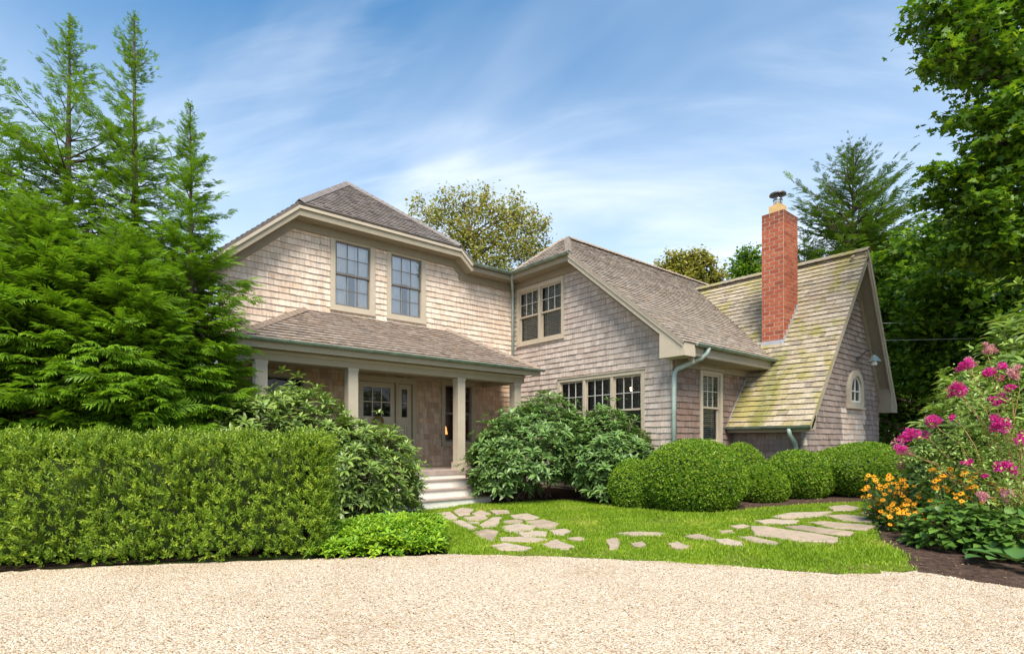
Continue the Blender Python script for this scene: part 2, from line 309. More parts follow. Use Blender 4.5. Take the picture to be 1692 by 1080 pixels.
STONES= [[(6.55,10.41),(6.93,10.43),(6.59,9.61),(6.3,9.27),(6.21,9.63)],[(7.1,10.5),(7.55,10.85),(7.58,10.43),(7.0,9.77),(6.74,9.8)],[(6.7,9.52),(7.16,9.44),(7.01,9.14),(6.63,8.89),(6.49,9.11)],[(7.18,9.88),(7.6,10.18),(7.47,9.64),(7.16,9.44),(7.04,9.6)],[(6.14,9.13),(6.35,9.12),(6.05,8.2),(5.87,8.08),(5.94,8.53)],[(6.25,8.37),(7.09,9.07),(7.24,8.94),(6.44,8.11),(6.18,8.14)],[(5.75,7.88),(6.07,7.91),(6.08,7.6),(5.46,6.99),(5.53,7.37)],[(6.39,9.03),(6.53,8.8),(6.34,8.5),(6.25,8.67)],[(7.74,9.99),(7.97,9.7),(7.8,9.36),(7.51,9.46)],[(7.58,9.05),(7.93,8.93),(7.76,8.4),(7.51,8.36),(7.39,8.7)],[(7.0,8.57),(7.28,8.56),(7.28,8.34),(7.02,8.13),(6.79,8.22)],[(6.54,8.03),(6.99,8.05),(7.01,7.63),(6.59,7.3),(6.26,7.37),(6.24,7.6)],[(7.27,8.18),(7.64,8.14),(7.53,7.59),(6.98,7.19),(6.84,7.4)],[(6.22,7.19),(6.59,7.17),(6.63,6.97),(6.39,6.73),(6.1,6.94)],[(5.73,7.09),(6.02,6.93),(6.21,6.54),(5.91,6.44),(5.69,6.7),(5.59,6.88)],[(6.82,7.07),(7.15,7.05),(7.05,6.78),(6.69,6.6),(6.61,6.74)],[(5.22,6.65),(5.5,6.69),(5.54,6.17),(5.32,6.05),(5.07,6.32)],[(5.85,6.23),(6.29,6.37),(6.1,5.82),(5.88,5.73),(5.78,5.96)],[(6.5,6.3),(6.76,6.31),(6.66,6.1),(6.43,6.07)],[(6.91,5.85),(7.15,5.83),(6.87,5.54),(6.51,5.29),(6.38,5.34)],[(7.56,6.17),(7.86,5.97),(8.07,5.56),(7.84,5.51),(7.51,5.83)],[(6.93,5.38),(7.19,5.37),(7.03,5.17),(6.82,5.09),(6.81,5.23)],[(7.3,4.94),(7.57,4.96),(7.4,4.66),(7.15,4.6),(7.13,4.77)],[(8.08,5.15),(8.36,5.09),(8.21,4.7),(8.05,4.64),(8.01,4.94)],[(8.08,4.6),(8.26,4.5),(8.17,4.23),(7.94,4.13),(7.88,4.34)],[(9.31,5.01),(9.57,4.92),(9.5,4.78),(9.2,4.79)],[(8.81,4.96),(9.01,4.85),(8.85,4.71),(8.68,4.83)],[(8.51,4.43),(8.69,4.32),(8.52,3.83),(8.35,3.8),(8.3,4.08)],[(9.48,4.67),(9.59,4.49),(9.41,3.36),(9.11,3.3),(8.85,3.67),(8.85,4.32)],[(10.7,4.9),(11.31,4.82),(11.85,4.31),(11.2,4.26),(10.62,4.57)],[(10.09,4.92),(10.39,4.75),(10.5,4.36),(10.26,4.31),(9.94,4.71)],[(9.85,4.27),(10.1,4.09),(9.96,3.31),(9.67,3.27),(9.62,3.71)],[(10.51,4.15),(10.73,3.98),(10.77,3.23),(10.35,3.23),(10.21,3.65)],[(11.32,4.17),(11.6,3.98),(11.55,3.51),(11.08,3.39),(11.01,3.78)],[(12.42,4.52),(12.86,4.36),(12.67,4.07),(12.28,4.05),(12.08,4.31)],[(12.06,3.85),(12.46,3.63),(12.12,3.43),(11.86,3.65)],[(13.17,3.95),(13.14,3.77),(12.79,3.7),(12.77,3.8)]]
# ------------------------------------------------------------------ the setting
def sheet(name, poly, mat, lift, kind='structure', label=None):
    v = []; f = []
    for lo, hi in ((-1e4, 7.5), (7.5, 16), (16, 1e4)):
        p = clip2(clip2(poly, -1, 0, -lo), 1, 0, hi)
        if len(p) < 3: continue
        i = len(v); v += [Vector((x, y, gz(x)+lift)) for x, y in p]
        f += [tuple(i+j for j in t) for t in tessellate_polygon([[Vector((x, y, 0)) for x, y in p]])]
    o = obj(name, v, f, mat); return tag(o, label, None, None, kind)
sheet('ground', [(-400, -400), (400, -400), (400, 400), (-400, 400)], M['ground'], -.02)
DRIVE = [(-.46, 9.24), (.11, 8.97), (.72, 8.73), (1.53, 8.24), (2.25, 7.83), (3.06, 7.35), (4.04, 6.74), (4.42, 6.63), (4.71, 6.22), (5.61, 5.31), (6.31, 4.32), (6.89, 3.37), (7.34, 2.61), (7.72, 2.27), (8.12, 2.0), (8.04, 1.58), (8.03, 1.0)]
def wob(pts, n=5, a=.05):
    out = []
    for (x0, y0), (x1, y1) in zip(pts, pts[1:]):
        for k in range(n): t = k/n; out.append((x0+(x1-x0)*t+random.uniform(-a, a), y0+(y1-y0)*t+random.uniform(-a, a)))
    return out+[pts[-1]]
DRIVE_W = wob([(-6, 12.2)]+DRIVE)
sheet('driveway', DRIVE_W+[(10, -3), (14, -14), (-25, -14), (-25, 16)], M['gravel'], .004, label='pale tan pea gravel driveway')
LBACK = [(8.12, 2.0), (8.95, 2.35), (9.8, 2.89), (11.27, 3.42), (12.96, 3.76), (13.83, 4.19), (12.69, 5.12), (11.55, 5.77), (10.46, 6.0), (10.01, 6.85), (10.3, 8.21), (10.06, 9.95), (9.19, 10.6), (8.4, 10.96)]
LAWN = LBACK+[(8.3, 11.3), (6.01, 11.30), (6.17, 10.29), (5.81, 8.91), (5.09, 7.62), (4.4, 6.65)]+DRIVE[8:14]
sheet('planting_bed', [(-3, 10.4), (2.5, 8.2), (4.4, 6.8), (5.2, 7.8), (5.9, 9.2), (6.0, 11.36), (8.7, 11.36), (10.4, 8.2), (10.0, 6.9), (10.5, 6.1), (13.7, 4.0), (11.2, 3.3), (9.7, 2.8), (8.0, 2.05), (8.0, -3), (24, -3), (24, 14), (-3, 14)], M['mulch'], -.008, label='dark mulch planting bed')
lawn = sheet('lawn', LAWN, M['turf'], 0, label='short green lawn')
def inside(poly, x, y):
    c = np.zeros(x.shape, bool); n = len(poly)
    for i in range(n):
        (x0, y0), (x1, y1) = poly[i], poly[(i+1) % n]
        if y0 == y1: continue
        c ^= ((y0 > y) != (y1 > y)) & (x < (x1-x0)*(y-y0)/(y1-y0)+x0)
    return c
path = thing('flagstone_path', 'irregular bluestone flagstones set in grass from steps to gravel edge', 'path', (7, 7, 0)); path['kind'] = 'structure'; del path['category']
def jag(p, n=3, a=.03):
    out = []
    for i in range(len(p)):
        (x0, y0), (x1, y1) = p[i], p[(i+1) % len(p)]
        for k in range(n):
            t = k/n; w = a if k else a*.4; out.append((x0+(x1-x0)*t+random.uniform(-w, w), y0+(y1-y0)*t+random.uniform(-w, w)))
    return out
for st in STONES:
    c0 = np.mean(st, 0); p = jag([(c0[0]+(a-c0[0])*1.10, c0[1]+(b-c0[1])*1.10) for a, b in st]); h = random.uniform(.022, .04); tx, ty = random.uniform(-.01, .01), random.uniform(-.01, .01)
    cx, cy = sum(q[0] for q in p)/len(p), sum(q[1] for q in p)/len(p); nn = len(p)
    top = [(cx+(x-cx)*.965, cy+(y-cy)*.965, gz(x)+h+tx*(x-cx)+ty*(y-cy)) for x, y in p]
    v = [(x, y, gz(x)-.03) for x, y in p]+[(x, y, gz(x)+h-.012+tx*(x-cx)+ty*(y-cy)) for x, y in p]+top
    f = [(k+j*nn, (k+1) % nn+j*nn, (k+1) % nn+(j+1)*nn, k+(j+1)*nn) for k in range(nn) for j in (0, 1)]+[tuple(range(2*nn, 3*nn))]
    obj('flagstone', v, f, M['stone'], path, [random.random()]*len(f))
# ------------------------------------------------------------------ the house
H = thing('shingled_house', 'two storey cedar shingled house with porch, brick chimney and steep mossy gable', 'house', (12, 10, 0))
CAMP = Vector((0, 0, 1.6)); WALL_S, ROOF_S = [], []
def field(bucket, part, mat, poly, Mf, nrm, expo, wr, thick, r0, holes=(), ok=lambda s, r: True, patch=None):
    smin, smax = min(p[0] for p in poly), max(p[0] for p in poly); rmax = max(p[1] for p in poly); r = r0
    while r < rmax:
        s = smin-random.uniform(0, wr[1])
        while s < smax:
            w = random.uniform(*wr); g = random.uniform(.002, .006); dr = random.uniform(-.006, .006)
            q = clip_convex([(s+g, r+dr), (s+w, r+dr), (s+w, r+expo+.03), (s+g, r+expo+.03)], poly)
            s += w
            if len(q) < 3: continue
            pieces = [q]
            for (a, b, c, d) in holes:
                nw = []
                for p in pieces:
                    xs = [t[0] for t in p]; ys = [t[1] for t in p]
                    if max(xs) <= a or min(xs) >= b or max(ys) <= c or min(ys) >= d: nw.append(p); continue
                    for k in (clip2(p, 1, 0, a), clip2(p, -1, 0, -b), clip2(clip2(clip2(p, -1, 0, -a), 1, 0, b), 0, 1, c), clip2(clip2(clip2(p, -1, 0, -a), 1, 0, b), 0, -1, -d)):
                        if len(k) >= 3: nw.append(k)
                pieces = nw
            th = thick*random.uniform(.8, 1.25); rv = random.random()
            for p in pieces:
                cs = sum(t[0] for t in p)/len(p); cr = sum(t[1] for t in p)/len(p); n = len(p)
                ar = abs(sum(p[i][0]*p[(i+1) % n][1]-p[(i+1) % n][0]*p[i][1] for i in range(n)))/2
                if ar < .0008: continue
                m = patch[1] if patch and patch[0](cs, cr) else mat
                v = [Mf(a, b, .001) for a, b in p]+[Mf(a, b, .003+th*max(0, 1-(b-r-dr)/(expo+.03))) for a, b in p]
                f = [tuple(range(n, 2*n))]+[(k, (k+1) % n, n+(k+1) % n, n+k) for k in range(n)]
                c3 = Mf(cs, cr, 0); dv = CAMP-c3
                sc = ar*max(0, dv.normalized().dot(nrm))/dv.length_squared if ok(cs, cr) else 0
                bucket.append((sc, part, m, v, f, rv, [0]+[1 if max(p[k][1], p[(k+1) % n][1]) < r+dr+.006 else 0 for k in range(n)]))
        r += expo
def flush(bucket, name, limit):
    bucket.sort(key=lambda t: -t[0]); groups = {}
    for i, (sc, part, m, v, f, rv, mi) in enumerate(bucket):
        if i < limit and sc > 0: obj(name, v, f, [m, M['endgrain_shade']], part, [rv]*len(f), mi=mi)
        else:
            g = groups.setdefault((part.name, m.name), [part, m, [], [], [], []]); k = len(g[2]); g[5] += mi
            g[2] += v; g[3] += [tuple(k+j for j in q) for q in f]; g[4] += [rv]*len(f)
    for part, m, v, f, rv, mi in groups.values(): obj(name+'s', v, f, [m, M['endgrain_shade']], part, rv, 'stuff', mi=mi)
def wall(name, axis, c, poly, mat, holes, casings, expo=.158, wr=(.13, .30), thick=.024, r0=.1, ok=lambda s, r: True, patch=None, label=None):
    Mf = (lambda s, z, d: Vector((s, c-d, z))) if axis == 'Y' else (lambda s, z, d: Vector((c-d, s, z)))
    loops = [[Vector((a, b, 0)) for a, b in poly]]+[[Vector(t+(0,)) for t in ((a, e), (a, d), (b, d), (b, e))] for a, b, e, d in holes]
    flat = [p for l in loops for p in l]
    part = obj(name, [Mf(p.x, p.y, 0) for p in flat], [tuple(t) for t in tessellate_polygon(loops)], mat, H, None)
    if label: part['label'] = label
    field(WALL_S, part, mat, poly, Mf, Vector((0, -1, 0)) if axis == 'Y' else Vector((-1, 0, 0)), expo, wr, thick, r0, casings, ok, patch)
    return part
def win_geo(o, cw): return (o[0]+cw, o[1]-cw, o[2]+cw*.9, o[3]-cw)
def shr(o, k=.02): return (o[0]+k, o[1]-k, o[2]+k, o[3]-k)
def window(axis, c, outer, cw, units, cols, rows, kind, trim='trim_light', mun='muntin', lower_grid=True, gap=.09):
    P = (lambda s, z, d: Vector((s, c-d, z))) if axis == 'Y' else (lambda s, z, d: Vector((c-d, s, z)))
    def slab(mb, s0, s1, z0, z1, d0, d1):
        p = P(s0, z0, d0); return mb.bar(p, P(s1, z0, d0)-p, P(s0, z1, d0)-p, P(s0, z0, d1)-p)
    a, b, z0, z1 = outer; ia, ib, iz0, iz1 = win_geo(outer, cw)
    m = MB(); slab(m, a, ia, z0, z1, 0, .05); slab(m, ib, b, z0, z1, 0, .05); slab(m, ia, ib, iz1, z1, 0, .053); slab(m, ia, ib, z0, iz0, 0, .053)
    slab(m, a-.02, b+.02, z1, z1+.025, 0, .075); slab(m, a-.015, b+.015, z0-.03, z0, 0, .07)
    w = (ib-ia-(units-1)*gap)/units
    for u in range(1, units): slab(m, ia+u*w+(u-1)*gap, ia+u*(w+gap), iz0, iz1, -.06, .045)
    wn = m.obj('window', M[trim], H)
    jm = MB()                                                     # reveal
    slab(jm, ia-.004, ia+.012, iz0, iz1, -.10, .03); slab(jm, ib-.012, ib+.004, iz0, iz1, -.10, .03); slab(jm, ia, ib, iz1-.012, iz1+.004, -.10, .03); slab(jm, ia, ib, iz0-.004, iz0+.012, -.10, .03)
    jm.obj('jamb', M[trim], wn)
    for u in range(units):
        s0 = ia+u*(w+gap)+.012; s1 = s0+w-.024; zm = (iz0+iz1)/2; q0, q1 = iz0+.012, iz1-.012
        for top in (1, 0):
            y0, y1 = (zm-.02, q1) if top else (q0, zm+.02); d = -.035 if top else -.075; fr = .042
            sm = MB(); slab(sm, s0, s0+fr, y0, y1, d, d+.035); slab(sm, s1-fr, s1, y0, y1, d, d+.035); slab(sm, s0+fr, s1-fr, y1-fr, y1, d, d+.034); slab(sm, s0+fr, s1-fr, y0, y0+fr*1.2, d, d+.034)
            sm.obj('sash', M[trim if mun != 'muntin_dark' else 'muntin_dark'], wn)
            g0, g1, h0, h1 = s0+fr, s1-fr, y0+fr*1.2, y1-fr
            nc, nr = (cols, rows) if (top or lower_grid) else (1, 1); mm = MB(); mw = .018
            for k in range(1, nc): x = g0+(g1-g0)*k/nc; slab(mm, x-mw/2, x+mw/2, h0, h1, d+.008, d+.030)
            for k in range(1, nr): y = h0+(h1-h0)*k/nr; slab(mm, g0, g1, y-mw/2, y+mw/2, d+.009, d+.029)
            if mm.v: mm.obj('muntin', M[mun], wn)
            for i in range(nc):
                for j in range(nr):
                    x0, x1 = g0+(g1-g0)*i/nc, g0+(g1-g0)*(i+1)/nc; e0, e1 = h0+(h1-h0)*j/nr, h0+(h1-h0)*(j+1)/nr
                    t = [random.uniform(-.0012, .0012) for _ in range(4)]
                    obj('pane', [P(x0, e0, d+.016+t[0]), P(x1, e0, d+.016+t[1]), P(x1, e1, d+.016+t[2]), P(x0, e1, d+.016+t[3])], [(0, 1, 2, 3) if axis == 'Y' else (3, 2, 1, 0)], M['glass_sky' if kind == 'curtain' else 'glass'], wn)
        if kind in ('blind', 'blind_mid', 'blind_dark'):
            bm_ = MB(); zb = q0+.02
            while zb < q1-.03:
                p = P(s0+.03, zb, -.135); bm_.bar(p, P(s1-.03, zb, -.135)-p, P(s0+.03, zb+.028, -.115)-p, P(s0+.03, zb+.004, -.138)-p); zb += .058
            for x in (s0+.2*(s1-s0), s1-.2*(s1-s0)): slab(bm_, x-.012, x+.012, q0, q1, -.112, -.110)
            bm_.obj('blind', M[kind], wn)
        elif kind == 'curtain':
            v, f = [], []; K = 40
            for side, (c0, c1) in enumerate(((s0, s0+.42*(s1-s0)), (s1-.40*(s1-s0), s1))):
                i0 = len(v)
                for k in range(K+1):
                    x = c0+(c1-c0)*k/K; d = -.115+.018*math.sin(k*1.35)+.006*math.sin(k*.6)
                    v += [P(x, q0-.03, d), P(x, q1+.02, d*.8-.02)]
                f += [(i0+2*k, i0+2*k+2, i0+2*k+3, i0+2*k+1) for k in range(K)]
            obj('curtain', v, f, M['curtain'], wn, smooth=True)
            sh = MB(); slab(sh, s0, s1, zm+.10, q1, -.150, -.145); sh.obj('roller_shade', M['curtain'], wn)
    rb = MB(); dd = -1.6; i = [P(x, z, d) for d in (-.101, dd) for x, z in ((ia-.3, iz0-.3), (ib+.3, iz0-.3), (ib+.3, iz1+.2), (ia-.3, iz1+.2))]
    obj('room_interior', i, [(4, 5, 6, 7), (0, 1, 5, 4), (1, 2, 6, 5), (2, 3, 7, 6), (3, 0, 4, 7)], M['room'], wn)
    return wn
# window layout (outer casing rectangles)
WA1, WA2 = (5.67, 6.94, 5.11, 7.08), (7.30, 8.56, 5.11, 7.08)
WPL, WPR = (3.75, 5.10, 1.55, 3.37), (9.12, 10.36, 1.50, 3.47)
DOOR = (6.36, 8.24, .85, 3.40)
WB1, WB2 = (11.80, 13.98, 4.78, 6.63), (8.84, 12.06, 1.45, 3.51)
WC = (13.20, 14.33, 1.50, 3.56)
ARCH = (18.03, 19.43, 2.60, 3.75)
visB = lambda s, z: (s < 11.6 and z > 3.7) or (s < 8.9 and z > 1.9) or (s < 14 and z > 4)
wall('front_wall_upper', 'Y', 14.2, [(3.0, 4.2), (10.02, 4.2), (10.02, 6.95), (9.5, 7.40), (4.80, 7.40), (3.0, 5.80)], M['sh_warm'], [win_geo(WA1, .13), win_geo(WA2, .13)], [shr(WA1), shr(WA2)], ok=lambda s, z: False)
wall('front_wall_return', 'Y', 14.2, [(10.02, 4.2), (12.0, 4.2), (12.0, 6.95), (10.02, 6.95)], M['sh_warm'], [], [], ok=lambda s, z: False)
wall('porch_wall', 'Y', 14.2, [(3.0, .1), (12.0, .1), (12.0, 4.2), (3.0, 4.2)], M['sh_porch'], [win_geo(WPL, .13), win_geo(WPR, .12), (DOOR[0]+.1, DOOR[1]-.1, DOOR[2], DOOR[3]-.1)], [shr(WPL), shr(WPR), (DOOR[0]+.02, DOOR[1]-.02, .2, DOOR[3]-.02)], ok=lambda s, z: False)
wall('wing_wall', 'X', 12.0, [(8.0, .1), (14.2, .1), (14.2, 6.95), (11.25, 6.95), (8.0, 4.33)], M['sh_grey'], [win_geo(WB1, .10), win_geo(WB2, .10)], [shr(WB1), shr(WB2)], ok=visB)
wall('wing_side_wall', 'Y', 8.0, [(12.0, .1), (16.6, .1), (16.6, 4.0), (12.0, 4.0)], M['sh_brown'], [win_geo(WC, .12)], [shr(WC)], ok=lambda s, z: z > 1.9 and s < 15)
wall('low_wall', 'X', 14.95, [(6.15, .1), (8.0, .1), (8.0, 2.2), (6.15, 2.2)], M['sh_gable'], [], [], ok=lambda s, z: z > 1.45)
ZL = lambda x: 2.05+1.262*(x-14.6); ZR = lambda x: 7.35-1.742*(x-18.8)
arch_hole = (18.03+.13, 19.43-.13, 2.60+.12, 3.42)
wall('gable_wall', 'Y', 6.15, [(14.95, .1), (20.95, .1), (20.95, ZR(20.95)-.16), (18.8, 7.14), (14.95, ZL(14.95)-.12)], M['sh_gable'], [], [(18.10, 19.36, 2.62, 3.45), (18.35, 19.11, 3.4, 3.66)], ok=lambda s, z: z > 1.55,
     patch=(lambda s, z: 17.75 < s < 19.65 and z < 2.62, M['sh_new']))
window('Y', 14.2, WA1, .13, 1, 3, 2, 'curtain', 'trim_light', 'muntin_dark'); window('Y', 14.2, WA2, .13, 1, 3, 2, 'curtain', 'trim_light', 'muntin_dark')
window('Y', 14.2, WPL, .13, 1, 3, 2, 'none', 'trim', 'muntin_dark', False); window('Y', 14.2, WPR, .12, 1, 2, 2, 'none', 'trim', 'muntin_dark', False)
window('X', 12.0, WB1, .10, 2, 3, 2, 'blind', 'trim_light', 'muntin', False); window('X', 12.0, WB2, .10, 3, 3, 2, 'blind_dark', 'trim_light', 'muntin', False)
window('Y', 8.0, WC, .12, 1, 3, 2, 'blind', 'trim_light', 'muntin', False)
# arched window on the gable: ring casing, sash ring, cross bars, pane (built proud of the shingles)
def arch_pts(hw, zb, zs, cx=18.73, n=12):
    return [(cx-hw, zb)]+[(cx-hw*math.cos(math.pi*k/n), zs+hw*1.02*math.sin(math.pi*k/n)) for k in range(n+1)]+[(cx+hw, zb)]
def ring(outer, inner, d0, d1, mat, name, parent):
    n = len(outer); v = [Vector((x, 6.15-d, z)) for d in (d0, d1) for pts in (outer, inner) for x, z in pts]; f = []
    for k in range(n):
        j = (k+1) % n; f += [(2*n+k, 2*n+j, 3*n+j, 3*n+k), (k, j, 2*n+j, 2*n+k), (n+k, n+j, 3*n+j, 3*n+k)]
    return obj(name, v, f, mat, parent)
aw = ring(arch_pts(.60, 2.66, 3.16), arch_pts(.43, 2.80, 3.16), .001, .10, M['trim_light'], 'arched_window', H)
ring(arch_pts(.43, 2.80, 3.16), arch_pts(.37, 2.86, 3.16), .004, .045, M['white'], 'sash', aw)
m = MB(); m.box(18.71, 18.75, 6.105, 6.14, 2.86, 3.52); m.box(18.36, 19.10, 6.107, 6.138, 3.12, 3.155); m.obj('muntin', M['white'], aw)
pp = arch_pts(.37, 2.86, 3.16); obj('pane', [Vector((x, 6.125, z)) for x, z in pp], [tuple(range(len(pp)))[::-1]], M['glass'], aw)
obj('room_interior', [Vector((x, 6.145, z)) for x, z in pp], [tuple(range(len(pp)))], M['room'], aw)
MB().box(18.07, 19.39, 6.02, 6.15, 2.60, 2.66).obj('sill', M['trim_light'], aw)
# front door, sidelight, frame
DY = 14.2
m = MB(); x0, x1, z0, z1 = DOOR; fw = .12
m.box(x0, x0+fw, DY-.06, DY+.1, z0, z1); m.box(x1-fw, x1, DY-.06, DY+.1, z0, z1); m.box(x0+fw, x1-fw, DY-.063, DY+.1, z1-fw, z1); m.box(7.58, 7.66, DY-.05, DY+.1, z0, z1-fw)
m.box(x0-.03, x1+.03, DY-.09, DY, z1, z1+.035)
df = m.obj('door_frame', M['trim'], H)
def door_leaf(a, b, name, ncol):
    zg = 2.32; d = MB(); y0, y1 = DY+.03, DY+.08
    d.box(a, a+.13, y0, y1, .87, 3.27); d.box(b-.13, b, y0, y1, .87, 3.27); d.box(a+.13, b-.13, y0+.001, y1, 3.13, 3.27); d.box(a+.13, b-.13, y0+.001, y1, zg-.26, zg); d.box(a+.13, b-.13, y0+.001, y1, .87, 1.1)
    d.box(a+.10, b-.10, y0-.02, y0, zg-.26, zg-.215)
    k = max(1, round((b-a-.26)/.10)); wv = (b-a-.26)/k
    for i in range(k): d.box(a+.13+i*wv+.005, a+.13+(i+1)*wv-.005, y0+.018, y1, 1.1, zg-.26)
    o = d.obj(name, M['door'], H)
    mm = MB(); g0, g1 = a+.13, b-.13
    for i in range(1, ncol): x = g0+(g1-g0)*i/ncol; mm.box(x-.014, x+.014, y0+.005, y1-.005, zg, 3.13)
    mm.box(g0, g1, y0+.006, y1-.006, (zg+3.13)/2-.014, (zg+3.13)/2+.014); mm.obj('muntin', M['door'], o)
    for i in range(ncol):
        for j in range(2):
            xa, xb = g0+(g1-g0)*i/ncol, g0+(g1-g0)*(i+1)/ncol; za, zb = zg+(3.13-zg)*j/2, zg+(3.13-zg)*(j+1)/2
            obj('pane', [(xa, DY+.055, za), (xb, DY+.055, za), (xb, DY+.055, zb), (xa, DY+.055, zb)], [(0, 1, 2, 3)], M['glass'], o)
    return o
fd = door_leaf(6.49, 7.57, 'front_door', 3); sl = door_leaf(7.67, 8.11, 'sidelight', 1)
MB().tube([(6.55, DY-.05, 1.75), (6.55, DY-.05, 2.0)], .014).box(6.53, 6.57, DY-.02, DY+.03, 1.70, 2.03).obj('handle', M['iron'], fd)
obj('room_interior', [(x, y, z) for y in (14.301, 15.6) for x, z in ((6.3, .8), (8.3, .8), (8.3, 3.5), (6.3, 3.5))], [(4, 5, 6, 7), (0, 1, 5, 4), (1, 2, 6, 5), (2, 3, 7, 6), (3, 0, 4, 7)], M['room'], df)
# ---- roofs
def roof(name, pts, mat, expo, wr=(.10, .24), thick=.024, ok=lambda p: True, slab=.07, r0=-.02):
    p = [Vector(q) for q in pts]; e = (p[1]-p[0]).normalized(); n = e.cross(p[2]-p[0]).normalized()
    if n.z < 0: n = -n
    u = n.cross(e).normalized(); u = u if u.z > 0 else -u
    part = MB().prism(p, -n*slab).obj(name, mat, H)
    field(ROOF_S, part, mat, [((q-p[0]).dot(e), (q-p[0]).dot(u)) for q in p], lambda s, r, d: p[0]+e*s+u*r+n*d, n, expo, wr, thick, r0, (), lambda s, r: ok(p[0]+e*s+u*r))
    return part
no = lambda p: False
roof('clipped_front_roof', [(4.68, 13.72, 7.47), (9.57, 13.72, 7.47), (7.1, 16.4, 9.6)], M['rf_slate'], .15, ok=no)
roof('left_roof', [(2.2, 22, 5.28), (2.2, 13.72, 5.28), (4.68, 13.72, 7.47), (7.1, 16.4, 9.6), (7.1, 22, 9.6)], M['rf_slate'], .15, ok=no)
roof('right_roof', [(10.05, 13.72, 7.05), (10.05, 22, 7.05), (7.1, 22, 9.6), (7.1, 16.4, 9.6), (9.57, 13.72, 7.47)], M['rf_slate'], .15, ok=no)
MB().box(9.9, 13.2, 13.73, 22, 6.98, 7.06).obj('link_roof', M['rf_slate'], H)
roof('wing_clipped_roof', [(11.52, 13.75, 7.10), (11.52, 11.17, 7.10), (12.78, 12.46, 8.16)], M['rf_main'], .155, ok=no)
okm = lambda p: p.x < 16.3 and p.z < 5.6
roof('wing_roof', [(11.48, 7.35, 3.98), (22.5, 7.35, 3.98), (22.5, 12.46, 8.16), (12.78, 12.46, 8.16), (11.48, 11.17, 7.10)], M['rf_main'], .155, ok=okm)
roof('wing_back_roof', [(22.5, 13.9, 7.0), (11.52, 13.75, 7.10), (12.78, 12.46, 8.16), (22.5, 12.46, 8.16)], M['rf_main'], .3, ok=no)
okd = lambda p: p.y < 7.2 or (p.x < 16.4 and p.y < 7.9)
roof('gable_roof', [(14.57, 5.75, 2.01), (14.57, 11.6, 2.01), (18.8, 11.6, 7.35), (18.8, 5.75, 7.35)], M['rf_moss'], .19, (.12, .30), .030, ok=okd)
roof('gable_roof_far_side', [(21.4, 11.6, 2.82), (21.4, 5.75, 2.82), (18.8, 5.75, 7.35), (18.8, 11.6, 7.35)], M['rf_moss'], .19, ok=no)
roof('porch_roof', [(2.86, 12.08, 3.75), (11.30, 12.08, 3.75), (9.25, 14.19, 5.0), (5.05, 14.19, 5.0)], M['rf_porch'], .165, ok=no)
roof('porch_roof_end', [(2.86, 14.19, 3.75), (2.86, 12.08, 3.75), (5.05, 14.19, 5.0)], M['rf_porch'], .165, ok=no)
roof('porch_roof_end', [(11.30, 12.08, 3.75), (11.30, 14.19, 3.75), (9.25, 14.19, 5.0)], M['rf_porch'], .165, ok=no)
def caps(name, a, b, mat, w=.16, step=.19, tilt=.02):            # overlapping ridge / hip cap shingles
    a, b = Vector(a), Vector(b); d = (b-a); L_ = d.length; d.normalize(); side = d.cross(Vector((0, 0, 1))).normalized(); up = side.cross(d).normalized()
    m = MB(); k = int(L_/step)
    for i in range(k):
        p = a+d*(i*step)
        for sg in (-1, 1): m.bar(p+up*.035, d*(step*1.25)+up*(-.012+random.uniform(-.006, .006)), (side*sg*w-up*w*.75), up*.022)
    return m.obj(name, mat, H)
caps('hip_cap', (4.72, 13.74, 7.52), (7.1, 16.4, 9.64), M['rf_slate'], .12); caps('hip_cap', (9.53, 13.74, 7.52), (7.1, 16.4, 9.64), M['rf_slate'], .12)
caps('ridge_cap', (7.1, 16.4, 9.64), (7.1, 22, 9.64), M['rf_slate']); caps('ridge_cap', (22.4, 12.46, 8.2), (12.78, 12.46, 8.2), M['rf_main'], .15)
caps('hip_cap', (11.56, 11.2, 7.13), (12.78, 12.46, 8.2), M['rf_main'], .10); caps('hip_cap', (11.56, 13.72, 7.13), (12.78, 12.46, 8.2), M['rf_main'], .10)
caps('ridge_cap', (18.8, 5.74, 7.40), (18.8, 11.5, 7.40), M['rf_moss'], .17, .24)
caps('hip_cap', (2.9, 12.12, 3.79), (5.05, 14.15, 5.02), M['rf_porch'], .11); caps('hip_cap', (11.26, 12.12, 3.79), (9.25, 14.15, 5.02), M['rf_porch'], .11)
# ---- eaves: fascia, rakes, soffits, friezes
def trim(name, p, a, b, c, mat='trim'): return MB().bar(p, a, b, c).obj(name, M[mat], H)
trim('fascia', (4.72, 13.74, 7.18), (4.81, 0, 0), (0, .03, 0), (0, 0, .24)); trim('fascia_moulding', (4.70, 13.70, 7.34), (4.85, 0, 0), (0, .04, 0), (0, 0, .07), 'trim_light')
trim('soffit', (4.45, 13.77, 7.19), (5.35, 0, 0), (0, .43, 0), (0, 0, .02), 'soffit'); trim('frieze', (4.45, 14.118, 6.98), (5.42, 0, 0), (0, .07, 0), (0, 0, .21), 'soffit')
def rake(name, a, b, h, y, depth, mat='trim', mould=True, out=(0, -1, 0)):
    a, b = Vector(a), Vector(b); d = b-a; dn = Vector((0, 0, -1)); o = Vector(out)
    MB().bar(a, d, dn*h, -o*.03).obj(name, M[mat], H)
    if mould: MB().bar(a+o*.035, d, dn*(h*.35), -o*.036).obj('rake_moulding', M['trim_light'], H)
    MB().bar(a+dn*(h-.02)-o*.03, d, -o*depth, dn*.02).obj('rake_soffit', M['soffit'], H)
    MB().bar(a+dn*(h+.005)-o*(depth-.04), d, -o*.068, dn*.2).obj('rake_frieze', M['soffit'], H)
rake('rake_board', (2.3, 13.74, 5.29), (4.72, 13.74, 7.42), .24, 0, .42)
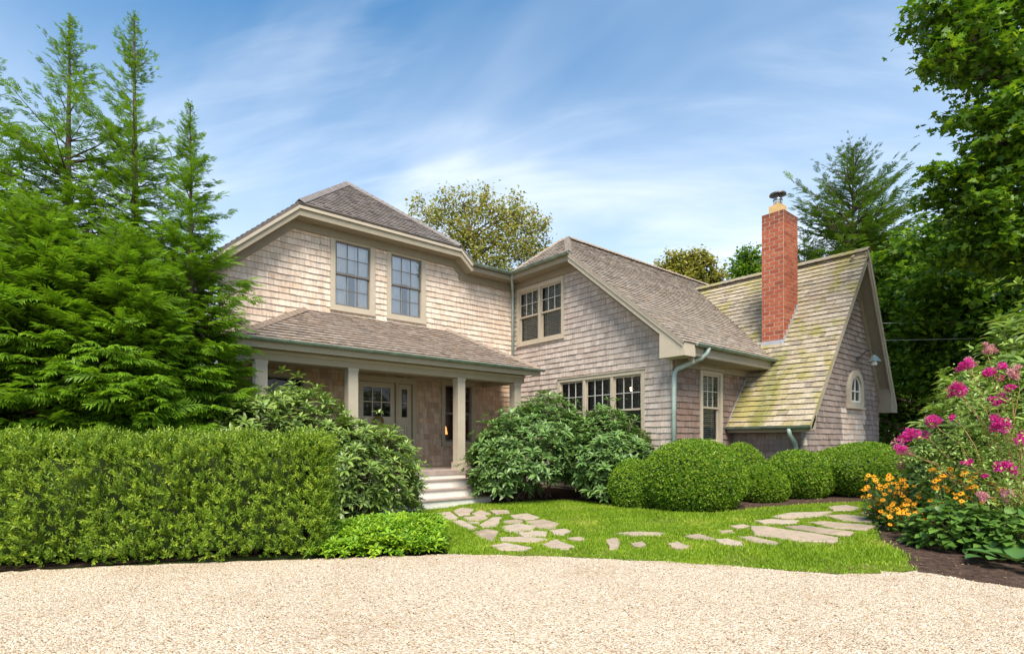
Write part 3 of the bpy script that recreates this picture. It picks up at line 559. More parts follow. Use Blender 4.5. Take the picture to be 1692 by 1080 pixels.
rake('rake_board', (9.53, 13.74, 7.42), (9.95, 13.74, 7.06), .24, 0, .42)
trim('fascia', (9.95, 13.74, 6.86), (1.60, 0, 0), (0, .03, 0), (0, 0, .19)); trim('soffit', (9.9, 13.77, 6.86), (2.1, 0, 0), (0, .43, 0), (0, 0, .02), 'soffit')
trim('frieze', (9.75, 14.124, 6.62), (2.24, 0, 0), (0, .07, 0), (0, 0, .40), 'soffit')
trim('fascia', (11.54, 11.17, 6.88), (.03, 0, 0), (0, 2.60, 0), (0, 0, .19)); trim('soffit', (11.57, 11.17, 6.88), (.43, 0, 0), (0, 3.02, 0), (0, 0, .02), 'soffit')
trim('frieze', (11.93, 11.25, 6.68), (.07, 0, 0), (0, 2.87, 0), (0, 0, .2), 'soffit')
rake('rake_board', (11.52, 7.40, 3.96), (11.52, 11.20, 7.07), .24, 0, .46, 'trim_light', True, (-1, 0, 0))
m = MB(); m.prism([(11.515, 7.36, 3.95), (11.515, 7.36, 3.66), (11.515, 8.06, 3.66), (11.515, 8.06, 4.32)], (.47, 0, 0)); m.obj('eave_return', M['trim_light'], H)
trim('soffit', (11.99, 7.40, 3.68), (4.6, 0, 0), (0, .6, 0), (0, 0, .02), 'soffit'); trim('fascia', (11.99, 7.38, 3.70), (4.5, 0, 0), (0, .03, 0), (0, 0, .24)); trim('frieze', (12.05, 7.93, 3.5), (4.2, 0, 0), (0, .066, 0), (0, 0, .18), 'soffit')
# steep gable rakes (soffit wide), left edge thin
def grake(x0, z0, x1, z1):
    d = Vector((x1-x0, 0, z1-z0)); n = Vector((d.z, 0, -d.x)).normalized(); n = n if n.z < 0 else -n
    a = Vector((x0, 5.77, z0))+n*.075
    MB().bar(a, d, n*.20, (0, .03, 0)).obj('rake_board', M['trim'], H); MB().bar(a+Vector((0, -.03, 0)), d, n*.07, (0, .03, 0)).obj('rake_moulding', M['trim_light'], H)
    MB().bar(a+n*.10+Vector((0, .03, 0)), d, n*.02, (0, .35, 0)).obj('rake_soffit', M['soffit'], H)
    MB().bar(a+n*.12+Vector((0, .31, 0)), d, n*.22, (0, .068, 0)).obj('rake_frieze', M['trim'], H)
grake(21.40, 2.82, 18.8, 7.35); 
d_ = Vector((18.8-14.6, 0, 7.35-2.05)); n_ = Vector((d_.z, 0, -d_.x)).normalized()
MB().bar(Vector((14.6, 5.77, 2.05))+n_*.075, d_, n_*.12, (0, .38, 0)).obj('rake_board', M['trim'], H)
m = MB(); m.prism([(20.88, 5.76, 2.56), (21.46, 5.76, 2.56), (21.46, 5.76, 2.80), (21.05, 5.76, 3.45), (20.88, 5.76, 3.45)], (0, .40, 0)); m.obj('eave_return', M['trim'], H)
m = MB(); m.prism([(14.58, 5.77, 1.92), (14.95, 5.77, 1.92), (14.95, 5.77, 2.35), (14.58, 5.77, 1.99)], (0, .38, 0)); m.obj('eave_return', M['trim'], H)
trim('fascia', (14.62, 5.80, 1.86), (.03, 0, 0), (0, 2.19, 0), (0, 0, .14)); trim('soffit', (14.65, 5.80, 1.87), (.30, 0, 0), (0, 2.2, 0), (0, 0, .02), 'soffit')
# ---- gutters and downspouts
def gutter(name, a, b, out, r=.075):
    a, b, o = Vector(a), Vector(b), Vector(out); up = Vector((0, 0, 1)); v, f = [], []; K = 8
    for p in (a, b):
        for rr in (r, r-.012):
            for k in range(K+1): t = math.pi*k/K; v.append(p+o*(math.cos(t)*rr)-up*(math.sin(t)*rr))
    n = K+1
    for k in range(K): f += [(k, k+1, 2*n+k+1, 2*n+k), (n+k, n+k+1, 3*n+k+1, 3*n+k), (k, k+1, n+k+1, n+k)]
    f += [(0, n, 3*n, 2*n), (n-1, 2*n-1, 4*n-1, 3*n-1), tuple(range(n)), tuple(range(2*n, 3*n))]
    g = obj(name, v, f, M['copper'], H, smooth=False)
    L_ = (b-a).length; e = (b-a).normalized(); m = MB()
    for k in range(int(L_/.9)+1): m.tube([a+e*(k*.9+.2)+o*(r+.006)+up*.006, a+e*(k*.9+.2)-up*(r+.006), a+e*(k*.9+.2)-o*r], .011, 5)
    m.obj('gutter_bracket', M['copper'], g); return g
gutter('gutter', (2.80, 12.01, 3.76), (11.34, 12.01, 3.76), (0, -1, 0)); gutter('gutter', (9.95, 13.66, 7.07), (11.50, 13.66, 7.07), (0, -1, 0)); gutter('gutter', (11.46, 11.12, 7.09), (11.46, 13.70, 7.09), (-1, 0, 0))
gutter('gutter', (11.95, 7.29, 3.98), (16.25, 7.29, 3.98), (0, -1, 0)); gutter('gutter', (14.53, 5.72, 2.01), (14.53, 7.98, 2.01), (-1, 0, 0))
MB().tube([(11.50, 13.68, 7.02), (11.55, 13.75, 6.85), (11.86, 14.08, 6.6), (11.88, 14.1, 6.4), (11.88, 14.1, 3.9)], .045, 8).obj('downspout', M['verdigris'], H, True)
MB().tube([(12.45, 7.29, 3.93), (12.44, 7.33, 3.80), (12.36, 7.42, 3.68), (11.97, 7.86, 3.42), (11.90, 7.90, 3.30), (11.90, 7.90, .15)], .062, 10).obj('downspout', M['verdigris'], H, True)
MB().tube([(14.53, 6.25, 1.95), (14.55, 6.25, 1.80), (14.80, 6.22, 1.58), (14.86, 6.22, 1.45), (14.86, 6.22, .2)], .06, 10).obj('downspout', M['verdigris'], H, True)
fl = MB(); fl.bar((14.72, 7.96, ZL(14.72)+.03), (1.45, 0, 1.45*1.262), (0, .035, 0), (0, 0, .035)); fl.obj('wall_flashing', M['lead'], H)
# ---- chimney
CX0, CX1, CY0, CY1, CZ = 16.55, 17.49, 7.27, 7.93, 8.46
ch = MB().box(CX0+.003, CX1-.003, CY0+.003, CY1-.003, 3.9, CZ-.01).obj('chimney', M['mortar'], H)
br = []; bh, mj, bl = .098, .024, .28; z = 4.56; row = 0
while z < CZ-.02:
    for face, (a, b) in (('f', (CY0, CY1)), ('s', (CX0, CX1))):
        s = a-(.14 if row % 2 else 0)
        while s < b-.02:
            e = min(s+bl, b); st = max(s, a)
            if e-st > .04:
                j = random.uniform(-.003, .003); m = MB()
                if face == 'f': m.box(CX0-.004+j, CX0+.05, st+mj/2, e-mj/2, z, z+bh)
                else: m.box(st+mj/2, e-mj/2, CY0-.004+j, CY0+.05, z, z+bh)
                br.append(((e-st)*(1.2 if face == 'f' else 1)+random.uniform(0, .001), m))
            s += bl
    z += bh+mj; row += 1
br.sort(key=lambda t: -t[0]); rest = MB(); rr = []
for i, (sc, m) in enumerate(br):
    if i < 300: obj('brick', m.v, m.f, M['brick'], ch, [random.random()]*6)
    else:
        k = len(rest.v); rest.v += m.v; rest.f += [tuple(k+j for j in q) for q in m.f]; rr += [random.random()]*6
if rest.v: obj('bricks', rest.v, rest.f, M['brick'], ch, rr, 'stuff')
obj('chimney_flashing', [(16.53, CY0-.02, 4.34), (16.53, CY1+.02, 4.34), (16.53, CY1+.02, 4.62), (16.53, CY0-.02, 4.62), (16.35, CY0-.05, 4.30), (16.35, CY1+.05, 4.30)], [(0, 1, 2, 3), (4, 5, 1, 0)], M['lead'], ch)
m = MB()
for k in range(7): x = CX0+k*.135; m.bar((x, CY0-.02, ZL(x)-.06), (.15, 0, 0), (0, .03, 0), (0, 0, .30))
m.obj('step_flashing', M['lead'], ch)
MB().box(16.70, 17.08, 7.42, 7.78, CZ, CZ+.26).obj('clay_flue', M['flue'], ch); MB().box(17.14, 17.40, 7.42, 7.70, CZ, CZ+.13).obj('clay_flue', M['flue'], ch)
sp = MB().tube([(16.89, 7.60, CZ+.22), (16.89, 7.60, CZ+.62)], .125, 16).obj('flue_pipe', M['steel'], ch, True)
m = MB().tube([(16.89, 7.60, CZ+.60), (16.89, 7.60, CZ+.64), (16.89, 7.60, CZ+.70)], [.24, .23, .06], 18); m.tube([(16.89, 7.60, CZ+.42), (16.89, 7.60, CZ+.45)], .135, 16); m.obj('flue_cap', M['iron'], ch)
# ---- porch
MB().box(3.1, 10.95, 12.28, 14.19, .74, .85).obj('porch_deck', M['tread'], H)
for q in ((3.15, 5.55, 12.32, 12.36), (8.66, 10.9, 12.32, 12.36), (3.15, 3.19, 12.36, 14.1), (10.86, 10.9, 12.36, 14.1)): MB().box(*q, 0, .74).obj('porch_skirt', M['sh_brown'], H)
for px in (3.46, 5.51, 8.61, 10.63):
    m = MB(); m.box(px-.12, px+.12, 12.38, 12.62, .85, 3.36); p = m.obj('porch_post', M['trim_light'], H)
    MB().box(px-.15, px+.15, 12.35, 12.65, .85, 1.05).obj('post_base', M['trim_light'], p); MB().box(px-.132, px+.132, 12.368, 12.632, 3.28, 3.34).obj('post_cap', M['trim_light'], p)
MB().box(3.22, 10.87, 12.37, 12.63, 3.345, 3.62).obj('porch_beam', M['trim'], H); MB().box(3.24, 3.46, 12.63, 14.15, 3.345, 3.62).obj('porch_beam', M['trim'], H); MB().box(10.63, 10.85, 12.63, 14.15, 3.345, 3.62).obj('porch_beam', M['trim'], H)
MB().box(3.2, 10.9, 12.35, 12.365, 3.50, 3.56).obj('beam_moulding', M['trim_light'], H)
MB().box(3.46, 10.63, 12.63, 14.15, 3.5, 3.53).obj('porch_ceiling', M['soffit'], H); MB().box(2.92, 11.24, 12.10, 14.18, 3.63, 3.66).obj('porch_soffit', M['soffit'], H)
MB().box(2.90, 11.26, 12.07, 12.10, 3.56, 3.73).obj('porch_fascia', M['trim'], H)
stp = MB(); 
st = MB().box(5.5, 8.72, 12.0, 12.3, 0, .55).obj('porch_steps', M['white'], H)
for i in range(4):
    y = 11.35+.32*i; zt = .2125*(i+1); ex = .05*(3-i)
    MB().box(5.45-ex, 8.68+ex, y, min(y+.34, 12.3), zt-.2125-(.02 if i == 0 else 0), zt-.035).obj('riser', M['white'], st)
    if i < 3: MB().box(5.42-ex, 8.71+ex, y-.03, y+.33, zt-.033, zt).obj('tread', M['tread'], st)
# ---- wall lamp and bell on the gable
m = MB().tube([(18.95, 6.15, 4.15), (18.95, 6.02, 4.22), (18.98, 5.90, 4.35), (19.02, 5.78, 4.38), (19.05, 5.70, 4.30), (19.05, 5.70, 4.20)], .016, 6)
m.tube([(18.95, 6.15, 4.15), (18.95, 6.10, 4.15)], .07, 10)
wl = m.obj('wall_lamp', M['iron'], H); MB().tube([(19.05, 5.70, 4.22), (19.05, 5.70, 4.15), (19.05, 5.70, 4.02)], [.05, .10, .19], 14, False).obj('lamp_shade', M['verdigris'], wl); MB().tube([(19.05, 5.70, 4.10), (19.05, 5.70, 3.92)], [.06, .08], 10).obj('lamp_globe', M['curtain'], wl)
bell = thing('hanging_bell', 'small pale bell hanging under the low gutter of the mossy roof', 'bell', (14.75, 5.95, 1.5))
MB().tube([(14.75, 5.95, 1.86), (14.75, 5.95, 1.70)], .006, 5).obj('cord', M['iron'], bell); MB().tube([(14.75, 5.95, 1.72), (14.75, 5.95, 1.62), (14.75, 5.95, 1.52)], [.03, .05, .06], 10).obj('bell_body', M['trim_light'], bell)
# ---- things inside and on the door
wr = thing('door_wreath', 'small round brown wreath hanging on the front door', 'wreath', (7.03, 14.1, 2.18))
N_ = 26; MB().tube([(7.03+.12*math.cos(2*math.pi*k/N_), 14.12, 2.18+.12*math.sin(2*math.pi*k/N_)) for k in range(N_+1)], [.032+.008*random.random() for _ in range(N_+1)], 6).obj('ring', M['wreath'], wr)
tl = thing('table_lamp', 'glowing orange table lamp inside the narrow porch window', 'lamp', (9.62, 14.9, 1.2))
MB().tube([(9.62, 14.9, 1.85), (9.62, 14.9, 2.10)], [.17, .12], 16, False).obj('lamp_shade', M['lampshade'], tl, True); MB().tube([(9.62, 14.9, 1.25), (9.62, 14.9, 1.3), (9.62, 14.9, 1.6), (9.62, 14.9, 1.97)], [.14, .06, .1, .02], 12).obj('lamp_base', M['tread'], tl, True)
for y, z, lb in ((9.75, 3.10, 'higher'), (9.25, 3.02, 'lower')):
    pl = thing('pendant_bulb', lb+' of two lit pendant bulbs behind the triple wing window', 'lamp', (12.6, y, z), 'pendant bulbs inside the wing'); MB().tube([(12.6, y, z-.05), (12.6, y, z), (12.6, y, z+.05)], [.02, .045, .02], 8).obj('bulb', M['bulb'], pl); MB().tube([(12.6, y, z+.05), (12.6, y, z+.55)], .008, 5).obj('cord', M['iron'], pl)
flush(WALL_S, 'wall_shingle', 300); flush(ROOF_S, 'roof_shingle', 300)
# ------------------------------------------------------------------ vegetation helpers
def norm(a): return a/np.maximum(np.linalg.norm(a, axis=-1, keepdims=True), 1e-9)
def scatter(tV, tF, pos, fwd, up, sc):
    tV = np.asarray(tV, float); tF = np.asarray(tF, int); y = norm(fwd); x = norm(np.cross(y, up)); z = np.cross(x, y)
    sc = np.asarray(sc, float).reshape(-1, 1, 1) if np.ndim(sc) else sc
    V = (tV[None, :, 0:1]*x[:, None]+tV[None, :, 1:2]*y[:, None]+tV[None, :, 2:3]*z[:, None])*sc+pos[:, None]
    F = tF[None]+(np.arange(len(pos))*len(tV))[:, None, None]
    return V.reshape(-1, 3), F.reshape(-1, tF.shape[1])
def foliage(name, tmpl, pos, fwd, up, sc, mat, parent, kind='stuff'):
    V, F = scatter(tmpl[0], tmpl[1], pos, fwd, up, sc); r = np.repeat(rng.random(len(pos)), len(tmpl[1]))
    tip = np.tile(tmpl[2], len(pos)) if len(tmpl) > 2 else None
    return np_mesh(name, V, F, mat, parent, r, tip, kind)
def rdir(n): return norm(rng.normal(size=(n, 3)))
# templates: vertices along +Y, faces all quads
def leaf_t(L=1, w=.4, fold=.12, droop=.1):
    V = [(0, 0, 0), (-w/2, L*.45, fold), (0, L*.5, 0), (w/2, L*.45, fold), (0, L, -droop)]
    return V, [(0, 2, 4, 1), (0, 3, 4, 2)]
def join_t(parts):
    V, F, T = [], [], []
    for v, f, t in parts: k = len(V); V += list(v); F += [tuple(k+j for j in q) for q in f]; T += list(t)
    return V, F, T
def rot_leaf(v, yaw, pitch, sc, at, roll=0):
    m = Matrix.Translation(at) @ Matrix.Rotation(yaw, 4, 'Z') @ Matrix.Rotation(pitch, 4, 'X') @ Matrix.Rotation(roll, 4, 'Y') @ Matrix.Scale(sc, 4)
    return [tuple(m @ Vector(q)) for q in v]
def frond_t(n=7, seed=0, w=.05):
    rd = random.Random(seed); parts = []; V = [(0, 0, 0), (-w/2, .5, -.05), (0, 1, -.22), (w/2, .5, -.05)]; parts.append((V, [(0, 3, 2, 1)], [0, .4, 1, .4]))
    for i in range(n):
        y = .10+.80*i/n; L = .46*(1-y*.62)*rd.uniform(.75, 1.2)
        for sg in (-1, 1):
            v = rot_leaf([(0, 0, 0), (-.10, .45, 0), (0, 1, -.22), (.10, .45, 0)], sg*-rd.uniform(.55, .9), rd.uniform(-.3, .08), L, (0, y, -.22*y*y)); parts.append((v, [(0, 3, 2, 1)], [.15, .5, 1, .5]))
    return join_t(parts)
FRONDS = [frond_t(7, k) for k in range(3)]
def sprig_t(n=8, seed=0, w=.42, L=.42):
    rd = random.Random(seed); parts = []
    for i in range(n):
        y = .05+.85*i/n; v, f = leaf_t(1, w, .08, .05); v = rot_leaf(v, i*2.4, 0, 1, (0, 0, 0)); e = rd.uniform(.5, .95)
        m = Matrix.Translation((0, y, 0)) @ Matrix.Rotation(i*2.4, 4, 'Y') @ Matrix.Rotation(e, 4, 'X') @ Matrix.Scale(L*(1-.35*y), 4)
        parts.append(([tuple(m @ Vector(q)) for q in ((0, 0, 0), (-w/2, .48, .06), (0, 1, -.04), (w/2, .48, .06))], [(0, 3, 2, 1)], [y*.5, y*.6, y, y*.6]))
    return join_t(parts)
def whorl_t(n=8, seed=0, w=.36):
    rd = random.Random(seed); parts = []
    for i in range(n):
        inner = i >= n*.65; v = [(0, .06, 0), (-w*.4, .40, .05), (0, .42, 0), (w*.4, .40, .05), (-w*.32, .75, .0), (0, .78, -.05), (w*.32, .75, .0), (0, 1.05, -.16)]
        f = [(0, 2, 5, 1), (0, 3, 5, 2), (1, 5, 7, 4), (3, 6, 7, 5)]
        f = [(0, 2, 1, 1)] if False else [(1, 2, 5, 4), (2, 3, 6, 5), (0, 3, 2, 1), (4, 5, 6, 7)]
        v = rot_leaf(v, 2*math.pi*i/(n*.62 if not inner else n*.35)+rd.uniform(-.25, .25), rd.uniform(.1, .5) if not inner else rd.uniform(.65, 1.0), (1 if not inner else .72)*rd.uniform(.85, 1.1), (0, 0, 0))
        parts.append((v, f, [0, .2, .2, .2, .5, .5, .5, .8]))
    V, F, T = join_t(parts); return [(x, z, -y) if False else (x, y, z) for x, y, z in V], F, T
WHORLS = [whorl_t(8, k) for k in range(3)]
MAPLE = ([(0, 0, 0), (-.42, .12, .05), (-.22, .38, 0), (-.52, .62, .02), (-.17, .66, 0), (0, 1.05, -.1), (.17, .66, 0), (.52, .62, .02), (.22, .38, 0), (.42, .12, .05), (0, .45, -.03)],
         [(0, 10, 2, 1), (10, 4, 3, 2), (10, 6, 5, 4), (10, 8, 7, 6), (0, 9, 8, 10)])
LEAF = ([(0, 0, 0), (-.26, .45, .05), (0, 1, -.06), (.26, .45, .05)], [(0, 3, 2, 1)]); LEAFN = leaf_t(1, .34, .08, .15)
def cluster_t(n, seed, spread=.9, w=.5):
    rd = random.Random(seed); parts = []
    for i in range(n):
        v, f = leaf_t(1, w, .1, .1); v = rot_leaf(v, rd.uniform(0, 6.28), rd.uniform(-.7, .5), rd.uniform(.7, 1.1), (rd.gauss(0, spread), rd.gauss(0, spread), rd.gauss(0, spread*.5))); parts.append((v, f, [.3]*5))
    return join_t(parts)
def tubes(name, chains, mat, parent, n=5):
    m = MB()
    for pts, rad in chains: m.tube(pts, rad, n, False)
    return m.obj(name, mat, parent, True, None if name == 'trunk' else 'stuff')
def curve(a, b, sag, k=5, jit=0):
    a, b = Vector(a), Vector(b); out = []
    for i in range(k+1):
        t = i/k; p = a.lerp(b, t)+Vector((0, 0, sag*4*t*(1-t)))
        if 0 < i < k and jit: p += Vector((random.uniform(-jit, jit), random.uniform(-jit, jit), random.uniform(-jit, jit)))
        out.append(p)
    return out
# ------------------------------------------------------------------ conifers
def conifer(name, label, cat, base, Ht, Rb, nb, mat, seed, group=None, dense_to=.62, sp_len=.42, first=.03, droop=.15, up_top=.9, nsp=13, top_sparse=.5, power=.75, top_len=1.0, top_wide=.35):
    rg = np.random.default_rng(seed); rd = random.Random(seed); t = thing(name, label, cat, base, group); bx, by, bz = base
    lean = (rd.uniform(-.15, .15), rd.uniform(-.15, .15))
    trunk = [(bx+lean[0]*k/8, by+lean[1]*k/8, bz+Ht*k/8) for k in range(9)]
    tubes('trunk', [(trunk, [max(.012, Ht*.016*(1-k/8.2)) for k in range(9)])], M['bark'], t, 7)
    P, Fw, U, Sc = [], [], [], []; ch = []
    for i in range(nb):
        h = first+(1-first)*(i/nb)**.92
        if h > dense_to and rd.random() < min(.62, top_sparse*(h-dense_to)/(1-dense_to))*(1 if h < .86 else .55): continue
        az = rd.uniform(0, 2*math.pi); L = Rb*max(.03, (1-h)**power)*rd.uniform(.7, 1.12)
        if h > dense_to: L *= rd.uniform(.7, 1.0+.95*top_wide)
        el = droop+(up_top-droop)*h**1.3+rd.uniform(-.12, .12)
        o = np.array([bx+lean[0]*h, by+lean[1]*h, bz+Ht*h]); d = np.array([math.cos(az)*math.cos(el), math.sin(az)*math.cos(el), math.sin(el)])
        K = max(3, int(nsp*(.35+.65*L/Rb))); ts = np.linspace(.22, 1, K); sag = -.10*L
        pts = o+d*L*ts[:, None]; pts[:, 2] += sag*4*ts*(1-ts)*.5
        ch.append(([o, o+d*L*.5+np.array([0, 0, sag*.5]), o+d*L], [max(.006, .02*L), max(.004, .011*L), .003]))
        side = norm(np.cross(d, [0, 0, 1.])[None])[0]
        for k in range(K):
            for sg in ((-1, 1) if k < K-1 else (0,)):
                f = d*rd.uniform(.5, .9)+side*sg*rd.uniform(.5, 1.0)+np.array([0, 0, rd.uniform(-.32, .12)+(.25 if h > .6 else 0)])
                P.append(pts[k]+rg.normal(size=3)*.03); Fw.append(f); U.append(np.array([0, 0, 1.])+rg.normal(size=3)*.35); Sc.append(sp_len*rd.uniform(.65, 1.2)*(.55+.45*min(1, L/Rb*1.4))*(top_len if h > dense_to else 1)*(1-.62*max(0, h-.72)/.28))
    tubes('branches', ch, M['bark'], t, 3)
    P, Fw, U, Sc = map(np.array, (P, Fw, U, Sc)); idx = rg.integers(0, 3, len(P)); V_, F_, R_, T_ = [], [], [], []; off = 0
    for k in range(3):
        q = idx == k
        if not q.any(): continue
        V, F = scatter(FRONDS[k][0], FRONDS[k][1], P[q], Fw[q], U[q], Sc[q]); V_.append(V); F_.append(F+off); off += len(V)
        R_.append(np.repeat(rg.random(q.sum()), len(FRONDS[k][1]))); T_.append(np.tile(FRONDS[k][2], q.sum()))
    np_mesh('crown', np.concatenate(V_), np.concatenate(F_), mat, t, np.concatenate(R_), np.concatenate(T_), 'stuff'); return t
# ------------------------------------------------------------------ broadleaf trees from limbs and leaf clumps
def clump_tree(name, label, cat, base, clumps, nleaf, lsize, mat, tmpl, seed, tr=.3, fork=.35, flat=.55, group=None, bark='bark', twigs=5):
    rg = np.random.default_rng(seed); t = thing(name, label, cat, base, group); b = Vector(base); rd = random.Random(seed)
    cz = min(c[2] for c in clumps); cxy = Vector((sum(c[0] for c in clumps)/len(clumps), sum(c[1] for c in clumps)/len(clumps), 0))
    fz = b.z+(cz-b.z)*.8+.3; fk = Vector((b.x*.7+cxy.x*.3, b.y*.7+cxy.y*.3, fz)); top = max(clumps, key=lambda c: c[2])
    tubes('trunk', [(curve(b, fk, 0, 4, tr*.3)+[Vector(top[:3])], [tr, tr*.85, tr*.75, tr*.68, tr*.6, .03])], M[bark], t, 8)
    ch = []; P, N_ = [], []; vol = np.array([c[3]**2 for c in clumps]); vol = vol/vol.sum()
    for c, w in zip(clumps, vol):
        cc = Vector(c[:3]); ax = fk.lerp(Vector(top[:3]), max(0, min(.8, (cc.z-fk.z)/(max(.1, top[2]-fk.z))*.7)))
        pts = curve(ax, cc, .12*(cc-ax).length, 4, .1*c[3]); ch.append((pts, [tr*.32, tr*.25, tr*.18, tr*.11, .02]))
        n = int(nleaf*w); tips = []
        for k in range(twigs+int(c[3]*3)):
            d = Vector(rdir(1)[0]); d.z = d.z*flat+.1; e = cc+d*c[3]*rd.uniform(.6, 1.0); tips.append(e); ch.append((curve(pts[-2].lerp(cc, rd.random()), e, .05*c[3], 3), [tr*.10, tr*.07, tr*.05, .008]))
        tp = np.array([tuple(q) for q in tips]); j = rg.integers(0, len(tp), n); q = tp[j]+rg.normal(size=(n, 3))*c[3]*np.array([.24, .24, .24*flat*1.2]); m = rg.random(n) < .22
        q[m] = np.array(c[:3])+rdir(n)[m]*c[3]*np.array([1, 1, flat])*(rg.random((n, 1))[m]**.4); P.append(q); N_.append(n)
    tubes('branches', ch, M[bark], t, 4); P = np.concatenate(P); n = len(P)
    f = rdir(n)*np.array([1, 1, .5])+np.array([0, 0, -.25]); u = np.array([-.1, -.3, 1.0])+rg.normal(size=(n, 3))*.45
    foliage('crown', tmpl, P, f, u, lsize*(.65+.6*rg.random(n)), mat, t); return t
# ------------------------------------------------------------------ rounded shrubs
def lump(dirs, seed, amp):
    r = np.ones(len(dirs)); rg = np.random.default_rng(seed)
    for k in range(10):
        d = norm(rg.normal(size=3)); r += amp*rg.uniform(.4, 1)*np.maximum(0, dirs@d)**(6+8*rg.random())*rg.choice([-1, 1, 1])
    return r
def core(name, c, rad, mat, parent, seed, amp, k=.88):
    v, f = [], []; nu, nv = 28, 16
    for j in range(nv+1):
        for i in range(nu): a = 2*math.pi*i/nu; b = math.pi*j/nv-math.pi/2; v.append((math.cos(a)*math.cos(b), math.sin(a)*math.cos(b), math.sin(b)))
    v = np.array(v); w = v*lump(v, seed, amp)[:, None]*np.array(rad)*k+np.array(c)
    f = [(j*nu+i, j*nu+(i+1) % nu, (j+1)*nu+(i+1) % nu, (j+1)*nu+i) for j in range(nv) for i in range(nu)]
    return np_mesh(name, w, np.array(f), mat, parent, rng.random(len(f)), None, None, True)
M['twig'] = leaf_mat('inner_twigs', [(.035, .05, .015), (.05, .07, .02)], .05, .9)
def boxwood(label, c, rad, n, seed, lsize=.055, amp=.075):
    x, y = c; z0 = gz(x); cc = (x, y, z0+rad[2]*.72); t = thing('boxwood_shrub', label, 'shrub', (x, y, z0), 'clipped boxwood balls along the wing')
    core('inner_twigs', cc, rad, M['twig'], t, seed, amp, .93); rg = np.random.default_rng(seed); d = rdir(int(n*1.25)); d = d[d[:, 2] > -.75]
    P = d*(lump(d, seed, amp)*(1+rg.normal(size=len(d))*.018+.07*(rg.random(len(d)) < .03)*rg.random(len(d))))[:, None]*np.array(rad)*(.95+.06*rg.random((len(d), 1)))+np.array(cc); P = P[P[:, 2] > z0+.02]; d = d[:len(P)]
    dd = norm((P-np.array(cc))/np.array(rad)); up = norm(np.cross(dd, rdir(len(P)))); sp = sprig_t(4, seed, .55, .8)
    foliage('foliage', sp, P, dd+rg.normal(size=dd.shape)*.45, up, lsize*(.7+.6*rg.random(len(P))), M['lf_box'], t)
    MB().tube([(x, y, z0-.05), (x, y, z0+rad[2]*.5)], .05, 6).obj('stem', M['bark'], t); return t
def rhodo(name, label, lobes, n, ls, mat, seed, group=None, big=300, stems=True, cat='shrub'):
    rg = np.random.default_rng(seed); l0 = lobes[0]; z0 = gz(l0[0]); t = thing(name, label, cat, (l0[0], l0[1], z0), group); A = sum(l[3]*l[4] for l in lobes)
    P, D = [], []
    for i, l in enumerate(lobes):
        c = np.array(l[:3]); rad = np.array([l[3], l[3], l[4]]); m = int(n*l[3]*l[4]/A); d = rdir(int(m*1.3)); d = d[d[:, 2] > -.6][:m]; lay = np.where(rg.random(len(d)) < .72, 1.0, .8)
        p = d*(lump(d, seed+i, .24)*lay*(1+rg.normal(size=len(d))*.05+.22*(rg.random(len(d)) < .05)))[:, None]*rad+c; ok = p[:, 2] > gz(l[0])+.12
        for j, k in enumerate(lobes):
            if j != i: ok &= (((p-np.array(k[:3]))/np.array([k[3], k[3], k[4]]))**2).sum(1) > .62
        P.append(p[ok]); D.append(d[ok])
    P = np.concatenate(P); D = np.concatenate(D); n = len(P); ax = norm(D*.75+np.array([0, 0, .95])+rg.normal(size=(n, 3))*.25); fw = norm(np.cross(ax, rdir(n))); sc = ls*(.75+.5*rg.random(n))
    ch = []
    for k in range(16):
        l = random.Random(seed*31+k).choice(lobes); e = P[rg.integers(0, n)]; ch.append((curve((l[0]+rg.normal()*.12, l[1]+rg.normal()*.12, z0-.05), e, .1, 4, .06), [.045, .035, .026, .018, .01]))
    for e in P[rg.integers(0, n, 160)]:
        l = min(lobes, key=lambda q: (q[0]-e[0])**2+(q[1]-e[1])**2+(q[2]-e[2])**2); ch.append((curve(np.array(l[:3])*.45+e*.55-np.array([0, 0, .1]), e, 0, 2), [.016, .012, .007]))
    if stems: tubes('stems', ch, M['bark'], t, 4)
    cam = np.array([0, 0, 1.6]); v = cam-P; dist = np.linalg.norm(v, axis=1); score = sc**2/dist**2*np.maximum(.0, (norm(v)*D).sum(1)); order = np.argsort(-score); idx = rg.integers(0, 3, n); bigset = order[:big]
    tm = []
    for k in range(3):
        V, F, T = WHORLS[k]; o = np_mesh('leaf_whorl', V, F, mat, None, np.repeat(rg.random(8), 4), T); tm.append(o.data); bpy.data.objects.remove(o)
    for i in bigset:
        o = bpy.data.objects.new('leaf_whorl', tm[idx[i]]); link(o, t); y = fw[i]; z = ax[i]; x = np.cross(y, z)
        m = Matrix(((x[0], y[0], z[0], P[i][0]), (x[1], y[1], z[1], P[i][1]), (x[2], y[2], z[2], P[i][2]), (0, 0, 0, 1))); o.matrix_basis = m @ Matrix.Scale(sc[i], 4)
    rest = order[big:]; V_, F_, R_, T_ = [], [], [], []; off = 0
    for k in range(3):
        q = rest[idx[rest] == k]
        if not len(q): continue
        V, F = scatter(WHORLS[k][0], WHORLS[k][1], P[q], fw[q], ax[q], sc[q]); V_.append(V); F_.append(F+off); off += len(V); R_.append(np.repeat(rg.random((len(q), 8)).ravel(), 4)); T_.append(np.tile(WHORLS[k][2], len(q)))
    np_mesh('foliage', np.concatenate(V_), np.concatenate(F_), mat, t, np.concatenate(R_), np.concatenate(T_), 'stuff'); return t
